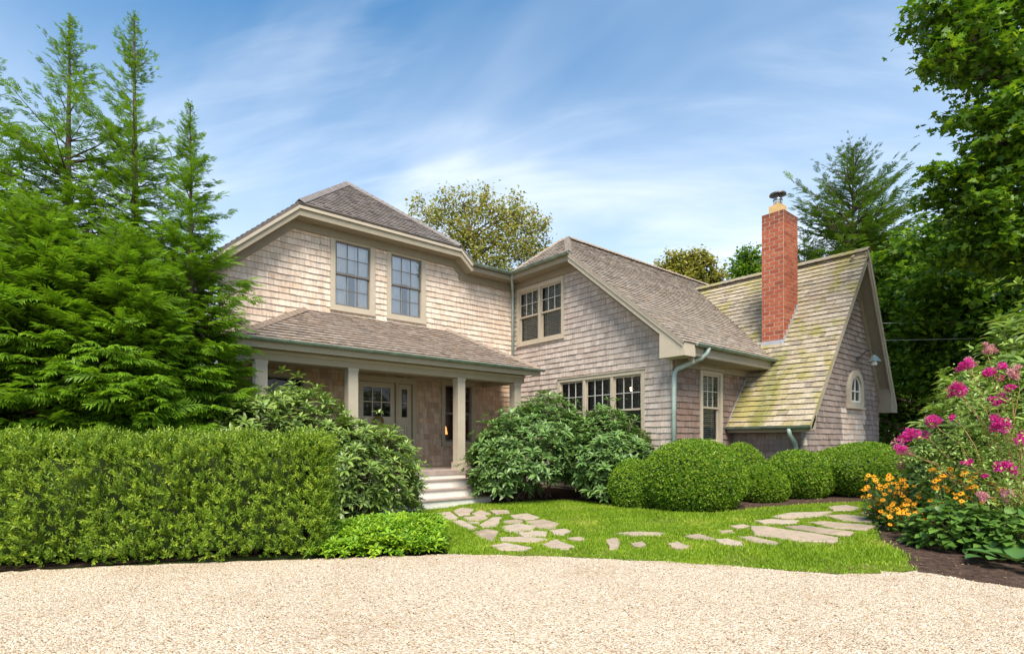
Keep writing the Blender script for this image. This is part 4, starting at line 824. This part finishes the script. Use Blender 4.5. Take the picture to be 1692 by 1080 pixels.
# ------------------------------------------------------------------ planting
GA = 'tall arborvitae trees behind the hedge'
def copy_tree(src, loc, rz, sc, label):
    r = src.copy(); COL.objects.link(r); r.location = loc; r.rotation_euler = (0, 0, rz); r.scale = sc; r['label'] = label
    for ch in [o for o in bpy.data.objects if o.parent == src]:
        c = ch.copy(); COL.objects.link(c); c.parent = r; c.matrix_parent_inverse = ch.matrix_parent_inverse
    return r
TALL = dict(dense_to=.45, sp_len=.40, droop=.0, up_top=.8, nsp=14, top_sparse=.95, power=.80, top_len=.70, top_wide=.95)
conifer('arborvitae_tree', 'arborvitae with the shortest spire, brushing the porch roof corner', 'tree', (1.98, 11.3, 0), 7.7, 1.3, 480, M['lf_arb'], 40, GA, **TALL)
at1 = conifer('arborvitae_tree', 'tall thin-topped arborvitae next to the one touching the porch', 'tree', (1.25, 12.4, 0), 9.5, 1.75, 520, M['lf_arb'], 41, GA, **TALL)
copy_tree(at1, (.20, 12.7, 0), 2.1, (1.05, 1.05, .975), 'tall arborvitae with an open wispy top behind the hedge middle')
copy_tree(at1, (-.85, 13.2, 0), 4.0, (1.08, 1.08, .91), 'dense arborvitae past the others at the far hedge end')
LOW = dict(dense_to=.9, sp_len=.40, droop=-.05, up_top=.5, nsp=14, top_sparse=.2, power=.42)
lo1 = conifer('arborvitae_tree', 'low bushy arborvitae crowding the hedge beside the rhododendron', 'tree', (.95, 10.7, 0), 5.0, 1.25, 400, M['lf_arb'], 60, GA, **LOW)
copy_tree(lo1, (-.05, 11.2, 0), 1.9, (1.08, 1.08, 1.06), 'low bushy arborvitae rising right behind the hedge centre')
copy_tree(lo1, (-1.2, 11.9, 0), 3.7, (1.1, 1.1, 1.2), 'mid-height bushy arborvitae leaning over the hedge end')
# hedge
hd = Vector((.882, -.471, 0)); hn = Vector((.471, .882, 0)); h1 = Vector((2.90, 7.62, 0)); HL, HT, HH = 7.5, 1.05, 1.62
hedge = thing('clipped_hedge', 'long clipped box-shaped green hedge along the gravel edge', 'hedge', tuple(h1-hd*HL*.5))
def hedge_surf(u, v, s):                      # u along 0..HL (0 = free end), v around the profile 0..1, s = inset scale
    rc = .16; prof = [(0, .04), (-.05, .5), (0, HH-rc), (.05, HH-.05), (rc, HH), (HT/2, HH+.02), (HT-rc, HH), (HT, HH-rc), (HT, .04)]
    seg = [math.dist(prof[i], prof[i+1]) for i in range(8)]; tot = sum(seg); cum = np.concatenate([[0], np.cumsum(seg)])/tot
    pa = np.interp(v, cum, [p[0] for p in prof]); pz = np.interp(v, cum, [p[1] for p in prof])
    a = HT/2+(pa-HT/2)*s; z = pz*(.5+.5*s) if s < 1 else pz
    return a, z
n = 16000; rg = np.random.default_rng(5); u = rg.random(n)*HL; v = rg.random(n)**1.0; a, z = hedge_surf(u, v, 1)
ne = 2600; ea = rg.random(ne)*HT; ez = .04+rg.random(ne)*(HH-.06); rcut = (np.maximum(0, np.abs(ea-HT/2)-(HT/2-.14))**2+np.maximum(0, ez-(HH-.14))**2)/.14**2; keep = rcut < 1.05; ea, ez = ea[keep], ez[keep]
u = np.concatenate([u, rg.normal(size=len(ea))*.02-.02]); a = np.concatenate([a, ea]); z = np.concatenate([z, ez]); isend = np.arange(len(u)) >= n
bulge = .05*np.sin(u*2.1)+.05*np.sin(u*5.3+z*3)+.05*np.sin(z*4+u)+.09*np.sin(u*13+3*np.sin(z*5))*np.sin(z*11+2*np.sin(u*4)); nrm_a = np.where(isend, 0, np.where(a < .1, -1, np.where(a > HT-.1, 1, 0))); nrm_z = np.where(isend, 0, np.where(z > HH-.12, 1, .1)); nrm_u = np.where(isend, -1, 0)
B3 = np.array(hd); N3 = np.array(hn); O3 = np.array(h1)
nv = nrm_a[:, None]*N3-nrm_u[:, None]*B3*-1*-1+nrm_z[:, None]*np.array([0, 0, 1.]); nv = nrm_a[:, None]*N3+(-nrm_u)[:, None]*B3+nrm_z[:, None]*np.array([0, 0, 1.])
P = O3-B3*u[:, None]+N3*(a+nrm_a*bulge*.8)[:, None]+np.array([0, 0, 1.])*(.03*np.sin(u*7)*(nrm_z == 1))[:, None]+np.array([0, 0, 1.])*z[:, None]+rg.normal(size=(len(u), 3))*.025-norm(nv)*np.abs(rg.normal(size=(len(u), 1)))*.07
fw = norm(nv*.7+np.array([0, 0, .75])+rg.normal(size=P.shape)*.38)
foliage('foliage', sprig_t(9, 3, .40, .40), P, fw, norm(rdir(len(P))), .10+.09*rg.random(len(P)), M['lf_hedge'], hedge)
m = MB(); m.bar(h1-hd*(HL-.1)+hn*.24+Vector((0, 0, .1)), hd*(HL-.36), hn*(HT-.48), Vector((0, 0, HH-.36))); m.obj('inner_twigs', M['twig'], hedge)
tubes('stems', [(curve(h1-hd*s+hn*.5, h1-hd*s+hn*(.25+.5*random.random())+Vector((0, 0, .5)), 0, 2, .05), [.03, .025, .015]) for s in np.linspace(.2, HL-.2, 20)], M['bark'], hedge, 5)
# rhododendrons
GR = 'rhododendrons by the front steps'
rhodo('rhododendron', 'leafy light green rhododendron spilling over the front step ends', [(5.05, 10.55, .80, 1.0, .95), (4.35, 10.3, .95, .9, 1.0), (5.45, 11.1, .60, .75, .75)], 1700, .175, M['lf_rhodo_y'], 71, GR)
rhodo('rhododendron', 'tall spreading rhododendron behind the hedge under the porch posts', [(3.75, 11.0, 1.35, 1.0, 1.25), (2.75, 10.9, 1.4, .9, 1.0), (4.6, 11.3, .75, .75, .75)], 1500, .18, M['lf_rhodo_y'], 72, GR)
rhodo('rhododendron', 'dark round rhododendron beside the right end of the steps', [(9.75, 10.95, 1.25, 1.25, 1.15), (10.35, 10.9, 1.7, 1.0, 1.0), (9.1, 11.1, .85, .85, .85)], 2100, .20, M['lf_rhodo'], 73, GR)
rhodo('rhododendron', 'dark loose rhododendron in front of the triple wing window', [(10.9, 9.35, 1.25, 1.0, 1.02), (10.8, 8.85, .85, .85, .85), (11.0, 10.0, 1.25, .85, 1.0)], 1700, .205, M['lf_rhodo'], 74, GR)
# boxwoods
boxwood('largest round boxwood, in front of the downspout corner', (11.0, 6.83), (1.08, 1.08, .85), 15000, 81)
boxwood('small boxwood tucked between the rhododendron and the largest boxwood', (10.32, 7.95), (.52, .52, .60), 4500, 82)
boxwood('small boxwood top showing below the narrow side window', (13.45, 7.0), (.58, .58, .74), 4500, 83)
boxwood('smallest boxwood, low ball in front of the others', (12.80, 6.10), (.50, .50, .46), 5000, 84)
boxwood('wide boxwood under the low mossy eave', (14.0, 5.85), (.80, .80, .60), 8500, 85, amp=.09)
boxwood('big loose boxwood below the arched gable window', (15.25, 4.85), (1.05, 1.05, .68), 12000, 86, amp=.12)
# groundcover
gp = [(2.75, 7.55), (3.4, 7.13), (4.05, 6.78), (4.35, 6.75), (4.95, 7.6), (5.5, 8.7), (5.3, 9.5), (4.4, 9.3), (3.5, 8.5)]
n = 3400; x = rng.uniform(2.7, 5.6, n); y = rng.uniform(6.7, 9.6, n); k = inside(gp, x, y); x, y = x[k], y[k]
cx, cy = np.mean([p[0] for p in gp]), np.mean([p[1] for p in gp]); hgt = .34*np.clip(1.15-np.hypot((x-cx)/1.75, (y-cy)/1.5)**2, .10, 1)*(.5+.6*rng.random(len(x)))
gc = thing('groundcover_patch', 'bright yellow-green low groundcover patch at the hedge end', 'groundcover', (4, 8, 0)); gc['kind'] = 'stuff'; del gc['category']
foliage('foliage', whorl_t(8, 9, .42), np.stack([x, y, hgt], 1), norm(rdir(len(x))*np.array([1, 1, .1])), np.array([0, -.1, 1.])+rng.normal(size=(len(x), 3))*.3, .085+.05*rng.random(len(x)), M['lf_cover'], gc)
n = 1900; x = rng.uniform(2.6, 5.7, n); y = rng.uniform(6.55, 9.6, n); k = inside([(q[0]+(q[0]-cx)*.05, q[1]+(q[1]-cy)*.05) for q in gp], x, y); x, y = x[k], y[k]
foliage('low_leaves', whorl_t(8, 19, .42), np.stack([x, y, .03+.10*rng.random(len(x))], 1), norm(rdir(len(x))*np.array([1, 1, .1])), np.array([-.1, -.35, 1.])+rng.normal(size=(len(x), 3))*.4, .075+.05*rng.random(len(x)), M['lf_cover'], gc)
# lawn grass
def grass(poly, n, name, hh=(.02, .055), kind='stuff', sink=None):
    xs = [p[0] for p in poly]; ys = [p[1] for p in poly]; x = rng.uniform(min(xs)-.1, max(xs)+.1, n); y = rng.uniform(min(ys)-.1, max(ys)+.1, n); k = inside(poly, x+rng.normal(size=n)*.05, y+rng.normal(size=n)*.05)
    cl = np.sin(x*3.1+np.sin(y*2.3)*2)+np.sin(y*4.3+x)+rng.normal(size=n)*.9; k &= cl > -1.15
    for s in STONES:
        c = np.mean(s, 0); k &= ~inside([(c[0]+(a-c[0])*.98, c[1]+(b-c[1])*.98) for a, b in s], x, y)
    x, y = x[k], y[k]; m = len(x); P = np.stack([x, y, .045*np.clip(x-7.5, 0, 8.5)], 1); h = rng.uniform(*hh, m)*(1+.25*np.sin(x*2+y)); a = rng.uniform(0, 6.28, m); w = .006+.004*rng.random(m); ln = rng.normal(size=(m, 2))*.45
    sx = np.stack([np.cos(a), np.sin(a), 0*a], 1)*w[:, None]; tp = P+np.stack([ln[:, 0]*h, ln[:, 1]*h, h], 1)
    V = np.stack([P-sx, P+sx, tp], 1).reshape(-1, 3); F = np.arange(3*m).reshape(-1, 3); patch = .5+.25*np.sin(x*1.7+1)*np.sin(y*2.1+x*.6)+.25*np.sin(x*4.1+y*1.3)*np.sin(y*5.2-x)
    r = np.clip(rng.random(m)*.55+.95*patch**2.4*(.3+.7*rng.random(m)), 0, .999); return tag(np_mesh(name, V, F, M['grass'], None, r), 'fine upright blades of short lawn grass', None, None, kind)
grass(LAWN, 330000, 'grass')
# pebbles
n = 26000; t_ = 2.2+6.2*rng.random(n)**1.3; kx = rng.uniform(-1.02, 1.02, n); fx, fy = math.cos(R(49.96)), math.sin(R(49.96)); x = t_*(fx+kx*fy); y = t_*(fy-kx*fx)
k = inside(DRIVE_W+[(10, -3), (14, -14), (-25, -14), (-25, 16)], x, y); x, y = x[k], y[k]; m = len(x)
oct_ = ([(1, 0, 0), (0, 1, 0), (-1, 0, 0), (0, -1, 0), (0, 0, .7), (0, 0, -.7)], [(0, 1, 4), (1, 2, 4), (2, 3, 4), (3, 0, 4)])
V, F = scatter(*oct_, np.stack([x, y, np.full(m, .006)+.045*np.clip(x-7.5, 0, 8)], 1), rdir(m)*np.array([1, 1, .15]), np.array([0, 0, 1.])+rng.normal(size=(m, 3))*.2, .006+.008*rng.random(m)**2)
tag(np_mesh('loose_gravel', V, F, M['pebble'], None, np.repeat(rng.random(m), 4)), 'loose tan pebbles strewn over the driveway', None, None, 'stuff')
# fallen leaf litter on the mulch
n = 2600; x = rng.uniform(5.5, 16, n); y = rng.uniform(1.2, 11.3, n); k = ~inside(LAWN, x, y) & ~inside(DRIVE_W+[(10, -3), (14, -14), (-25, -14), (-25, 16)], x, y) & (y < 12-.38*np.maximum(0, x-8)); x, y = x[k], y[k]
tag(foliage('mulch_chips', LEAFN, np.stack([x, y, .045*np.clip(x-7.5, 0, 8.5)+.006], 1), rdir(len(x))*np.array([1, 1, .1]), np.array([0, 0, 1.])+rng.normal(size=(len(x), 3))*.3, .03+.04*rng.random(len(x)), leaf_mat('bark_chip', [(.10, .06, .04), (.22, .14, .09), (.35, .26, .17)], .0, .9), None), 'brown bark chips scattered on the mulch bed', None, None, 'stuff')
# ------------------------------------------------------------------ flower border on the right
rhodo('rhododendron', 'tall pale-leaved rhododendron behind the pink crape myrtle', [(12.4, 1.75, 1.5, 1.15, 1.25), (12.4, 1.0, 2.2, 1.15, 1.25), (13.2, .7, 2.3, 1.4, 1.6), (12.2, 2.2, 1.1, .75, .95)], 2300, .225, M['lf_rhodo_b'], 75)
cm = thing('crape_myrtle', 'crape myrtle with magenta blossom panicles and tan stems', 'shrub', (10.9, 1.35, .15))
B = Vector((10.85, 1.30, .12))
pan = [(1503, 718, 9.2, .17, 1), (1488, 742, 9.0, .09, 1), (1535, 692, 9.0, .14, 1), (1582, 644, 8.8, .17, 1), (1596, 604, 8.8, .15, 1), (1573, 690, 8.6, .05, 1), (1636, 615, 8.6, .18, 1), (1580, 648, 8.9, .10, 1), (1651, 662, 8.4, .12, 1), (1655, 703, 8.2, .16, 1), (1648, 662, 8.3, .08, 1), (1656, 772, 8.0, .13, 1), (1601, 765, 8.3, .09, 1), (1627, 786, 8.1, .05, 1), (1668, 640, 8.2, .06, 1), (1690, 722, 8.0, .08, 1), (1629, 577, 9.2, .12, 0), (1603, 600, 9.0, .12, 0), (1496, 745, 9.1, .12, 0), (1660, 815, 7.9, .11, 0), (1625, 820, 7.9, .10, 0), (1680, 615, 8.2, .12, 0)]
fx, fy = math.cos(R(49.96)), math.sin(R(49.96))
def at(x, y, t): k = (x-846)/911; return Vector((t*(fx+k*fy), t*(fy-k*fx), 1.6+t*(730-y)/911))
chains = []; LP = []
stems = [B+Vector((.12*math.cos(a), .12*math.sin(a), 0)) for a in (0, 1.6, 3.1, 4.4)]
for i, (px, py, t_, r, live) in enumerate(pan):
    p = at(px, py, t_-.35); s = stems[i % 4]; c = curve(s, p, .25, 6, .05); chains.append((c, [.017, .014, .011, .009, .007, .005, .003]))
    for k in range(36): j = random.randint(2, 5); q = c[j].lerp(c[j+1], random.random()); LP.append(q+Vector([random.gauss(0, .13) for _ in range(3)]))
    n = int(190*(r/.12)**2)+30; sb = rng.normal(size=(7, 3))*r*np.array([.36, .36, .30]); d = rdir(n); P = np.array(p)+sb[rng.integers(0, 7, n)]+d*r*.34*(rng.random((n, 1))**.35)
    foliage('blossom_panicle', cluster_t(3, i, .5, .9), P, d, rdir(n), .024, M['petal_p' if live else 'petal_f'], cm, None)
tubes('stems', chains, M['bark_tan'], cm, 5); LP = np.array([tuple(q) for q in LP]); n = len(LP)
foliage('foliage', cluster_t(7, 3, .9, .5), LP, rdir(n)*np.array([1, 1, .4]), np.array([0, -.3, 1])+rng.normal(size=(n, 3))*.4, .06, M['lf_rhodo_b'], cm)
# perennials with heart-shaped leaves, hosta
def leafy(name, label, cat, c, rad, hgt, n, ls, mat, tm, seed):
    rg = np.random.default_rng(seed); t = thing(name, label, cat, (c[0], c[1], gz(c[0]))); d = rdir(n*2); d = d[d[:, 2] > -.05][:n]; P = np.array([c[0], c[1], gz(c[0])+.05])+d*np.array([rad, rad, hgt])*(.72+.3*rg.random((len(d), 1)))
    foliage('foliage', tm, P, d*np.array([1, 1, .2])+np.array([0, 0, -.25])+rg.normal(size=P.shape)*.3, d*.6+np.array([0, 0, .9])+rg.normal(size=P.shape)*.2, ls*(.7+.6*rg.random(len(d))), mat, t)
    tubes('stems', [(curve((c[0]+rg.normal()*.1, c[1]+rg.normal()*.1, gz(c[0])), P[i], .05, 2), [.012, .009, .005]) for i in range(0, len(P), max(1, len(P)//40))], M['stem'], t, 4); return t
HEART = ([(0, 0, 0), (-.38, .05, .06), (-.36, .5, .04), (0, .5, -.03), (.36, .5, .04), (.38, .05, .06), (0, 1.0, -.14)], [(0, 3, 2, 1), (0, 5, 4, 3), (3, 4, 6, 2), (3, 3, 3, 3)][:3])
leafy('leafy_perennial', 'dark broad-leaved perennial clump in front of the yellow flowers', 'plant', (10.0, 1.95), .62, .62, 620, .12, M['lf_peren'], HEART, 91)
leafy('leafy_perennial', 'dark broad-leaved perennial clump beside the hosta', 'plant', (9.95, 1.35), .55, .55, 480, .13, M['lf_peren'], HEART, 92)
leafy('leafy_perennial', 'loose green perennial mound behind the yellow flowers', 'plant', (11.3, 2.2), .70, .75, 1000, .09, M['lf_peren'], LEAF, 93)
leafy('leafy_perennial', 'leafy mound under the crape myrtle blossoms', 'plant', (11.4, 1.2), .7, .85, 1100, .09, M['lf_peren'], LEAF, 94)
leafy('leafy_perennial', 'low green plant below the faded phlox beside the boxwood', 'plant', (12.2, 2.9), .6, .9, 700, .10, M['lf_peren'], LEAF, 95)
ho = thing('hosta', 'hosta with large ribbed blue-green leaves at the gravel corner', 'plant', (9.15, 1.22, gz(9.15)))
for k in range(16):
    a = k*2.4; r0 = .05+.02*k; L = random.uniform(.26, .36); nu = 7; v, f = [], []; el = .75-.045*k
    for i in range(nu+1):
        t = i/nu; w = L*.36*math.sin(math.pi*min(1, t*.93+.07)**.8)*(1 if t < 1 else 0)+.002
        for sg in (-1, -.5, 0, .5, 1):
            rr = r0+L*t*math.cos(el-t*.9); z = .06+L*.7*math.sin(el)*t*1.2-.20*t*t*L+abs(sg)*w*.25
            v.append((9.15+rr*math.cos(a)-math.sin(a)*sg*w, 1.22+rr*math.sin(a)+math.cos(a)*sg*w, gz(9.15)+max(.02, z+.02)))
    for i in range(nu):
        for j in range(4): q = i*5+j; f.append((q, q+1, q+6, q+5))
    obj('leaf', v, f, M['lf_hosta'], ho, [random.random()]*len(f), None, True)
# black-eyed susans: each head is its own part
def susan_mesh(k):
    v, f, mi = [], [], []; rd = random.Random(k); n = 12
    for i in range(n):
        a = 2*math.pi*i/n+rd.uniform(-.1, .1); L = rd.uniform(.85, 1.08); w = .20; dz = -rd.uniform(.05, .35); ca, sa = math.cos(a), math.sin(a); b = len(v)
        for r, s in ((.2, -.6), (.2, .6), (.65*L, 1), (L, 0), (.65*L, -1)): v.append((ca*r-sa*s*w*.8, sa*r+ca*s*w*.8, dz*r*r))
        f.append((b, b+1, b+2, b+3, b+4)); mi.append(0)
    b = len(v); n2 = 8
    for z, r in ((0, .26), (.16, .22), (.27, .09)):
        for i in range(n2): a = 2*math.pi*i/n2; v.append((math.cos(a)*r, math.sin(a)*r, z))
    for j in range(2):
        for i in range(n2): f.append((b+j*n2+i, b+j*n2+(i+1) % n2, b+(j+1)*n2+(i+1) % n2, b+(j+1)*n2+i)); mi.append(1)
    f.append(tuple(b+2*n2+i for i in range(n2))); mi.append(1)
    me = bpy.data.meshes.new('flower_head'); me.from_pydata(v, [], f); me.materials.append(M['petal_y']); me.materials.append(M['petal_c']); me.polygons.foreach_set('material_index', mi); return me
SUS = [susan_mesh(k) for k in range(3)]
def susans(label, spots, nleaf, seed):
    rd = random.Random(seed); c = spots[0]; t = thing('black_eyed_susan', label, 'flowers', (c[0], c[1], gz(c[0])), 'black-eyed susans edging the lawn'); ch = []; LV = []
    for (x, y, rad, zlo, zhi, n) in spots:
        for k in range(n):
            a = rd.uniform(0, 6.28); r = rad*math.sqrt(rd.random()); px, py = x+r*math.cos(a), y+r*math.sin(a); z = gz(px)+rd.uniform(zlo, zhi); s = rd.uniform(.032, .054)
            o = bpy.data.objects.new('flower_head', SUS[k % 3]); link(o, t); d = Vector((-px*.05+rd.uniform(-.5, .5)-.35, -py*.05+rd.uniform(-.5, .5)-.15, 1)).normalized()
            o.matrix_basis = Matrix.Translation((px, py, z)) @ d.to_track_quat('Z', 'Y').to_matrix().to_4x4() @ Matrix.Scale(s, 4)
            b = Vector((x+(px-x)*.6, y+(py-y)*.6, gz(px))); cv = curve(b, (px, py, z-.004), 0, 3, .02); ch.append((cv, [.008, .007, .006, .004])); LV += [cv[1].lerp(cv[2], rd.random())+Vector((rd.gauss(0, .05), rd.gauss(0, .05), rd.gauss(0, .05))) for _ in range(nleaf)]
    tubes('stems', ch, M['stem'], t, 4); P = np.array([tuple(q) for q in LV]); n = len(P); foliage('foliage', LEAF, P, rdir(n)*np.array([1, 1, .4]), np.array([0, 0, 1.])+rng.normal(size=(n, 3))*.4, .06+.06*rng.random(n), M['lf_peren'], t); return t
susans('black-eyed susans leaning over the flagstones at the lawn corner', [(11.35, 3.15, .42, .15, .85, 105), (10.75, 2.85, .30, .10, .50, 40)], 9, 1)
susans('black-eyed susans above the dark broad-leaved perennials', [(10.6, 2.0, .42, .70, 1.05, 46), (10.2, 1.75, .32, .55, .85, 14)], 10, 2)
susans('sparse black-eyed susans low among the perennial leaves', [(10.1, 2.35, .35, .25, .62, 14)], 10, 3)
ph = thing('phlox', 'faded pink phlox heads beside the boxwood and susans', 'flowers', (12.0, 2.9, .2)); ch = []
for k in range(7):
    p = at(1480+8*k+random.uniform(-6, 6), 745+random.uniform(-15, 40), 10.3); n = 60; d = rdir(n); foliage('flower_head', cluster_t(3, k, .5, .9), np.array(p)+d*.085*rng.random((n, 1))**.4, d, rdir(n), .026, M['petal_f'], ph, None); ch.append((curve((12.0+random.uniform(-.2, .2), 2.8, .2), p, .1, 3), [.01, .009, .007, .005]))
tubes('stems', ch, M['stem'], ph, 4)
# ------------------------------------------------------------------ trees behind and beside
def px_clumps(lst, t): return [tuple(at(x, y, tt if tt else t))+(r,) for x, y, r, tt in lst]
clump_tree('maple_tree', 'large maple overhanging the flower border with broad lobed leaves', 'tree', (20.5, .2, .38), px_clumps([(1560, 20, .75, 12.5), (1600, 60, .9, 12.5), (1660, 50, 1.2, 13), (1560, 95, .55, 12.4), (1620, 120, .8, 12.8), (1680, 150, 1.2, 13), (1625, 190, .7, 12.6), (1680, 240, 1.1, 13), (1640, 240, .6, 12.6), (1620, 300, .7, 13), (1570, 285, .5, 13), (1680, 320, 1.1, 13.2), (1600, 350, .8, 13.3), (1660, 400, 1.2, 13.5), (1590, 410, .9, 13.8), (1540, 330, .45, 13.6), (1750, 100, 1.6, 13.5), (1760, 260, 1.6, 13.5), (1750, 420, 1.6, 13.5), (1700, -40, 1.5, 13)], 13), 24000, .165, M['lf_maple'], MAPLE, 101, .34, flat=.5, twigs=7)
clump_tree('maple_tree', 'second maple with spreading low limbs behind the steep gable', 'tree', (25.5, 3.2, .38), px_clumps([(1490, 430, 1.0, 21), (1530, 400, 1.1, 20), (1560, 450, 1.3, 19), (1510, 490, 1.2, 21), (1600, 480, 1.4, 19), (1550, 530, 1.4, 20), (1620, 550, 1.4, 19), (1500, 560, 1.3, 21), (1660, 480, 1.5, 19), (1690, 550, 1.5, 19), (1520, 620, 1.3, 21), (1580, 620, 1.4, 20), (1660, 620, 1.5, 19)], 20), 14000, .225, M['lf_maple'], MAPLE, 102, .32, flat=.5, twigs=7)
def auto_clumps(c, rad, zc, zr, n, seed, r):
    rd = random.Random(seed); out = []
    for k in range(n):
        a = rd.uniform(0, 6.28); e = rd.uniform(-.8, 1); q = math.sqrt(max(.05, 1-e*e))*rd.uniform(.5, 1); out.append((c[0]+rad*q*math.cos(a), c[1]+rad*q*math.sin(a), zc+zr*e, r*rd.uniform(.75, 1.2)))
    return out
GB = 'woodland trees behind the house'
for i, (x, t_, zc, zr, rad, n, nl, ls, mt, lab) in enumerate([
    (1475, 30, 5, 6, 4.5, 22, 15000, .30, 'lf_dark', 'dark shade tree filling the gap right of the steep gable'), (1600, 27, 5, 5.5, 5, 24, 16000, .30, 'lf_dark', 'dark shade tree behind the tall pale rhododendron'), (1760, 25, 6, 6, 5, 22, 14000, .30, 'lf_dark', 'dark shade tree past the crape myrtle at the border end'),
    (1545, 24, 2.6, 2.6, 3.2, 16, 11000, .24, 'lf_dark', 'low dark understorey tree between gable and rhododendron')]):
    p = at(x, 730, t_); clump_tree('shade_tree', lab, 'tree', (p.x, p.y, .38), auto_clumps(p, rad, zc, zr, n, 200+i, 1.9), nl, ls, M[mt], LEAF, 210+i, .35, group=GB, twigs=6)
clump_tree('pale_tree', 'airy olive and bronze leaved tree rising between the two roof peaks', 'tree', tuple(at(800, 730, 32))[:2]+(0,), px_clumps([(700, 355, .9, 0), (730, 345, 1.0, 0), (765, 335, 1.1, 0), (795, 340, 1.0, 0), (830, 352, 1.2, 0), (865, 355, 1.1, 0), (885, 370, .9, 0), (740, 385, 1.2, 0), (790, 385, 1.5, 0), (840, 395, 1.5, 0), (880, 395, 1.0, 0), (760, 420, 1.4, 0), (810, 425, 1.6, 0), (860, 430, 1.4, 0), (820, 450, 1.5, 0)], 32), 12000, .22, M['lf_olive'], LEAF, 121, .25, flat=.9, group=GB)
for x, y, w, k, lab in ((1110, 445, 26, 131, 'small pale tree top just above the wing ridge'), (1160, 448, 30, 132, 'olive tree top over the middle of the wing ridge'), (1232, 440, 34, 133, 'green tree top beside the brick chimney')):
    clump_tree('pale_tree', lab, 'tree', tuple(at(x, 730, 34))[:2]+(0,), px_clumps([(x+random.uniform(-w, w), y+random.uniform(-14, 40), random.uniform(.6, .95), 0) for _ in range(9)]+[(x, y-18, .6, 0)], 34), 4200, .26, M['lf_olive' if k < 133 else 'lf_maple'], LEAF, k, .22, flat=.9, group=GB)
p = at(1405, 730, 27); conifer('cedar_tree', 'tall dark cedar with ragged swept branches behind the chimney', 'tree', (p.x, p.y, .38), 15.6, 5.6, 470, M['lf_ced'], 141, GB, dense_to=.62, sp_len=.95, first=.12, droop=.15, up_top=.75, nsp=12, top_sparse=.6, power=.55, top_len=.8)
p = at(1330, 730, 30); conifer('cedar_tree', 'shorter cedar close behind the chimney', 'tree', (p.x, p.y, .38), 12.6, 3.6, 170, M['lf_ced'], 142, GB, dense_to=.8, sp_len=.9, first=.15, droop=.12, up_top=.75, nsp=12, top_sparse=.3, power=.62)
# fence and utility wires beyond the gable
a, b = at(1440, 730, 26), at(1560, 730, 23); fn = thing('board_fence', 'low weathered board fence in the shade past the gable', 'fence', (a.x, a.y, .38)); e = (b-a).normalized(); L_ = (b-a).length; k = 0; sd_ = e.cross(Vector((0, 0, 1)))
while k*.22 < L_: MB().bar(Vector((a.x, a.y, .36))+e*(k*.22), e*.20, sd_*.03, (0, 0, 1.75+random.uniform(-.02, .02))).obj('board', M['fence'], fn); k += 1
MB().bar(Vector((a.x, a.y, 1.7))-sd_*.06, e*L_, sd_*.05, (0, 0, .1)).obj('rail', M['fence'], fn)
for (y0, y1, lab) in ((534, 527, 'upper pale utility wire crossing behind the gable'), (563, 553, 'lower pale utility wire crossing behind the gable')):
    tag(MB().tube(curve(at(1380, y0, 21.5), at(1800, y1, 17.0), -.03, 8), .010, 5).obj('utility_wire', M['wire']), lab, 'wire', 'utility wires')
# ------------------------------------------------------------------ one scale for everything: layout units -> metres
for o in list(bpy.data.objects):
    if o.parent is None and o.type in ('MESH', 'EMPTY'): o.location = Vector(o.location)*S; o.scale = Vector(o.scale)*S
